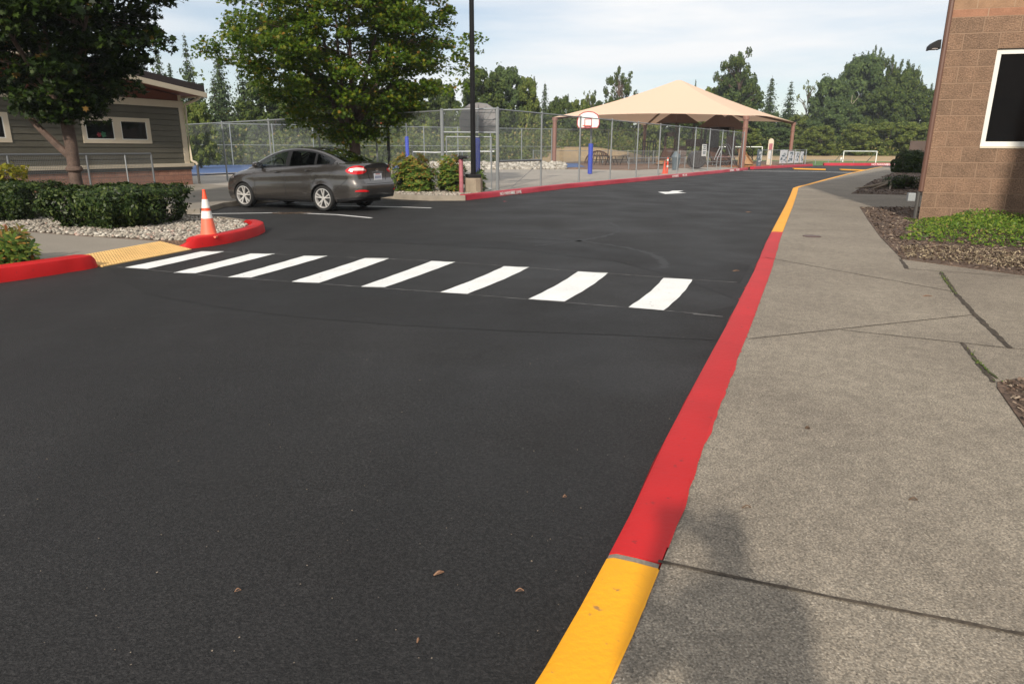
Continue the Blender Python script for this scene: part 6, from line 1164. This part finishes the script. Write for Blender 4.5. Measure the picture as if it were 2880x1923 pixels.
def patch(name, x0, x1, zl, zh, off, m, sy, parent=car, ycap=None, k=14, j_=4):
    """a panel that follows the body side and, past the last station, the rear face inwards to ycap"""
    mb = MB(); cols = [(x0+(x1-x0)*i/k, None) for i in range(k+1)]; y_end = cw(4.41)
    if ycap is not None: cols += [(4.41, y_end-(y_end-ycap)*i/5) for i in range(1, 6)]
    n_ = len(cols); rows = []
    for j in range(j_+1):
        r = []
        for i, (x, yc) in enumerate(cols):
            s = i/(n_-1); z = zl(s)+(zh(s)-zl(s))*j/j_; p = bod(min(x, 4.405), z, off)
            if yc is not None: p = (xshift(4.41, z)+off, min(yc, p[1]), z)
            r.append((p[0], p[1]*sy, p[2]))
        rows.append(r)
    mb.grid(rows if sy < 0 else [r[::-1] for r in rows]); return mb.build(name, m, parent, smooth=True, local=True)
for sy in (-1, 1):
    tl_ = patch('tail_light', 3.98, 4.405, lambda s: .955-.085*math.sin(math.pi*min(1, s*1.0))**.55, lambda s: .955+.115*math.sin(math.pi*s)**.75, .007, M['tail_red'], sy, ycap=.40)
    patch('clear_lens', 4.07, 4.405, lambda s: .955, lambda s: .957+.068*math.sin(math.pi*s)**.7, .012, M['tail_clear'], sy, parent=tl_, ycap=.44)
    patch('reflector', 4.20, 4.405, lambda s: .475, lambda s: .478+.045*math.sin(math.pi*(.15+s*.75)), .008, M['tail_red'], sy, ycap=.50)
    patch('head_light', .10, .50, lambda s: .655+.075*s, lambda s: .70+.095*s*(1.4-s*.5), .006, M['lens_clear'], sy)
    patch('bumper_valance', 3.72, 4.405, lambda s: .235+.10*s, lambda s: .30+.09*s, .006, M['dark_trim'], sy, ycap=0.0)
    patch('sill_trim', 1.2, 2.95, lambda s: .20, lambda s: .255, .005, M['dark_trim'], sy)
    # door gaps and fuel flap
    mb = MB(); B_ = lambda x, z: (bod(x, z, .002)[0], bod(x, z, .002)[1]*sy, z)
    for x0, x1 in ((1.24, 1.22), (2.20, 2.22)): mb.tube([B_(x0+(x1-x0)*t, .30+(czs(x0)-.31)*t) for t in np.linspace(0, 1, 9)], .0045, 4)
    mb.tube([B_(x, z) for x, z in ((2.95, .46), (3.02, .60), (3.10, .72), (3.16, .85), (3.17, .97), (3.17, 1.06))], .0045, 4)
    mb.tube([B_(1.24+1.75*t, .295) for t in np.linspace(0, 1, 12)], .004, 4); mb.tube([B_(x, z) for x, z in ((3.68, .50), (3.85, .62), (4.0, .74), (4.1, .86))], .0035, 4)
    if sy < 0: mb.tube([B_(3.62+.075*math.cos(a), .83+.075*math.sin(a)) for a in np.linspace(0, 2*math.pi, 19)], .003, 4)
    mb.build('panel_gaps', M['seam'], car, local=True)
    for xh, zh in ((1.98, .885), (2.93, .935)):
        mb = MB(); mb.tube([(bod(xh-.10+.05*i, zh, .03 if 0 < i < 4 else .004)[0], bod(xh-.10+.05*i, zh, .03 if 0 < i < 4 else .004)[1]*sy, zh+.004*i) for i in range(5)], .013, 6); mb.build('door_handle', M['car_paint'], car, smooth=2, local=True)
    mr = MB(); yb = cw(1.4)*.9*sy; pts = []
    for i in range(5):
        f = i/4; s_ = [.55, .92, 1, .98, .8][i]; xx = 1.32+.16*f; ring = []
        for a in np.linspace(0, 2*math.pi, 12, endpoint=False): ring.append((xx, yb+sy*(.125+.125*s_*math.cos(a)), 1.055+.078*s_*math.sin(a)))
        pts.append(ring)
    mr.v = [p for r in pts for p in r]; mr.f = [(i*12+j, i*12+(j+1) % 12, (i+1)*12+(j+1) % 12, (i+1)*12+j) for i in range(4) for j in range(12)]+[tuple(range(12)), tuple(48+j for j in range(12))]; mr.m = [0]*len(mr.f); mr.obox((1.38, yb-sy*.02, 1.0), (.06, 0, 0), (0, sy*.1, 0), (0, 0, .03)); mo = mr.build('wing_mirror', M['car_paint'], car, smooth=2, local=True)
    mg = MB(); mg.poly([(1.485, yb+sy*(.125+.095*math.cos(a)), 1.055+.058*math.sin(a)) for a in np.linspace(0, 2*math.pi, 14, endpoint=False)]); mg.build('mirror_glass', M['chrome'], mo, local=True)
# rear details
xr = lambda z: xshift(4.41, z)+.004
mb = MB(); mb.obox((xr(.80)+.012, -.155, .725), (0, .31, 0), (.006, 0, 0), (-.008, 0, .155)); pl = mb.build('number_plate', M['plate'], car, local=True)
mb = MB(); 
for i in range(7): mb.obox((xr(.80)+.0185-.003, -.125+i*.037, .765), (0, .022, 0), (.001, 0, 0), (-.0028, 0, .055))
mb.build('plate_marks', M['plate_blue'], pl, local=True); mb = MB(); mb.obox((xr(.80)+.0128, -.09, .852), (0, .18, 0), (.001, 0, 0), (-.001, 0, .018)); mb.build('plate_header', M['plate_red'], pl, local=True)
mb = MB(); mb.tube([(xr(1.03)+.004, .40, 1.02), (xr(.9), .36, .86), (xr(.72)+.002, .30, .70), (xr(.69)+.002, 0, .685), (xr(.72)+.002, -.30, .70), (xr(.9), -.36, .86), (xr(1.03)+.004, -.40, 1.02)], .005, 4); mb.tube([(xr(.66)+.003, -.55, .655), (xr(.66)+.004, 0, .65), (xr(.66)+.003, .55, .655)], .004, 4); mb.build('boot_gap', M['seam'], car, local=True)
mb = MB(); mb.lathe([(0, 0), (.045, 0), (.05, .004)], (0, 0, 0), k=18); mb.v = [(xr(.96)+.004+z*.5, x*1.3, .96+y*.62) for x, y, z in mb.v]; mb.build('badge', M['chrome'], car, local=True)
mb = MB(); mb.tube([(xr(.905)+.008, -.22, .905), (xr(.905)+.014, 0, .91), (xr(.905)+.008, .22, .905)], .010, 6); mb.build('boot_strip', M['car_paint'], car, smooth=2, local=True)
mb = MB(); mb.tube([(2.75, 0, 1.47), (2.95, 0, 1.62)], .005, 5); mb.build('aerial', M['dark_trim'], car, local=True)
def wheel(x, sy):
    y = sy*.755; t = MB(); hw = .098; prof = [(.222, -hw*.8), (.245, -hw), (.285, -hw), (.302, -hw*.75), (.306, 0), (.302, hw*.75), (.285, hw), (.245, hw), (.222, hw*.8)]; t.lathe(prof, (x, y, .306), ax='y', k=36); ty = t.build('wheel', M['rubber'], car, smooth=2, local=True)
    r = MB(); o = sy*hw; r.lathe([(.226, 0), (.230, .012*sy), (.216, .014*sy), (.202, -.02*sy), (.200, -.10*sy)], (x, y+o*.86, .306), ax='y', k=36)
    for i in range(5):
        a = 2*math.pi*i/5+.3
        for da in (-.2, .2):
            p0 = np.array([x+.035*math.cos(a), y+o*.86-.01*sy, .306+.035*math.sin(a)]); p1 = np.array([x+.212*math.cos(a+da), y+o*.86+.004*sy, .306+.212*math.sin(a+da)]); d = p1-p0; n_ = np.array([-d[2], 0, d[0]]); n_ = n_/np.linalg.norm(n_)*.0145; r.obox(p0-n_, d, n_*2, (0, -.03*sy, 0))
    r.lathe([(0, 0), (.04, 0), (.05, -.02*sy)], (x, y+o*.9, .306), ax='y', k=16); r.build('rim', M['alloy'], ty, smooth=2, local=True)
    b = MB(); b.lathe([(0, 0), (.19, 0)], (x, y+o*.35, .306), ax='y', k=24); b.build('brake_disc', M['interior'], ty, local=True)
for x in AX:
    for sy in (-1, 1): wheel(x, sy)
# red brown needles lying by the bay line
P = []
for _ in range(700): t = random.random(); x, y = at(770+100*t+random.gauss(0, 6), 601-2*t+random.gauss(0, 1.1)); P.append((x, y, .008))
struct(cards('fallen_needles', CH, np.array(P), rnd_dir(len(P))*.3+np.array([0, 0, 1]), rng.uniform(.02, .05, len(P)), NEED, origin=(-5.2, 16.2, 0)), 'stuff')
# ================================================================== THE PHOTOGRAPHER (stands behind the lens; only the shadow reaches the picture)
J = {'pelvis': (.14, -.42, .95), 'waist': (.14, -.43, 1.08), 'chest': (.13, -.42, 1.30), 'neck': (.12, -.38, 1.46), 'head0': (.12, -.34, 1.54), 'head1': (.12, -.34, 1.68),
     'shL': (-.04, -.41, 1.38), 'elL': (-.17, -.28, 1.14), 'wrL': (-.06, -.14, 1.42), 'shR': (.29, -.41, 1.38), 'elR': (.28, -.26, 1.16), 'wrR': (.12, -.14, 1.42),
     'hpL': (.05, -.42, .88), 'knL': (.03, -.40, .50), 'anL': (.02, -.44, .09), 'toL': (.01, -.30, .04), 'hpR': (.23, -.42, .88), 'knR': (.25, -.40, .50), 'anR': (.27, -.44, .09), 'toR': (.29, -.30, .04)}
rad = dict(pelvis=.15, waist=.16, chest=.18, neck=.06, head0=.085, head1=.085, shL=.07, elL=.05, wrL=.033, shR=.07, elR=.05, wrR=.033, hpL=.095, knL=.065, anL=.045, toL=.035, hpR=.095, knR=.065, anR=.045, toR=.035)
ed = [('pelvis', 'waist'), ('waist', 'chest'), ('chest', 'neck'), ('neck', 'head0'), ('head0', 'head1'), ('chest', 'shL'), ('shL', 'elL'), ('elL', 'wrL'), ('chest', 'shR'), ('shR', 'elR'), ('elR', 'wrR'), ('pelvis', 'hpL'), ('hpL', 'knL'), ('knL', 'anL'), ('anL', 'toL'), ('pelvis', 'hpR'), ('hpR', 'knR'), ('knR', 'anR'), ('anR', 'toR')]
J = {k: (p[0]+.06, p[1], p[2]) for k, p in J.items()}; V_ = [J[k] for k in J]; E_ = [(list(J).index(a), list(J).index(b)) for a, b in ed]; R_r = [(rad[k],)*2 for k in J]
for w_, sx in (('wrL', 1), ('wrR', -1)):
    b0 = np.array(J[w_]); wi = list(J).index(w_); V_.append(tuple(b0+np.array([.02*sx, .04, .03]))); R_r.append((.03, .022)); pi_ = len(V_)-1; E_.append((wi, pi_))
    for f in range(4): q = b0+np.array([.02*sx, .05, .0+.022*f]); V_.append(tuple(q+np.array([.03*sx, .02, 0]))); R_r.append((.010,)*2); E_.append((pi_, len(V_)-1)); V_.append(tuple(q+np.array([.055*sx, .012+.003*f, 0]))); R_r.append((.008,)*2); E_.append((len(V_)-2, len(V_)-1))
    V_.append(tuple(b0+np.array([.035*sx, .0, .05]))); R_r.append((.011,)*2); E_.append((pi_, len(V_)-1))
me = bpy.data.meshes.new('person'); me.from_pydata([(v[0], v[1], v[2]) for v in V_], E_, []); pe = bpy.data.objects.new('person', me); COL.objects.link(pe); me.materials.append(M['jacket'])
sk = pe.modifiers.new('skin', 'SKIN'); 
for i, r in enumerate(R_r): me.skin_vertices[0].data[i].radius = r
me.skin_vertices[0].data[0].use_root = True; ss = pe.modifiers.new('sub', 'SUBSURF'); ss.levels = 2; ss.render_levels = 2; sk.use_smooth_shade = True
tag(pe, 'person in dark clothes standing on the pavement holding a camera up at eye height', 'person')
mb = MB(); mb.box((.05, -.095, 1.50), (.13, .06, .085)); mb.cyl(.0, -.06, 0, 0, 0) if False else None; o = tag(mb.build('camera_body', M['black_metal'], bevel=.01), 'black hand camera held up by the person', 'camera')
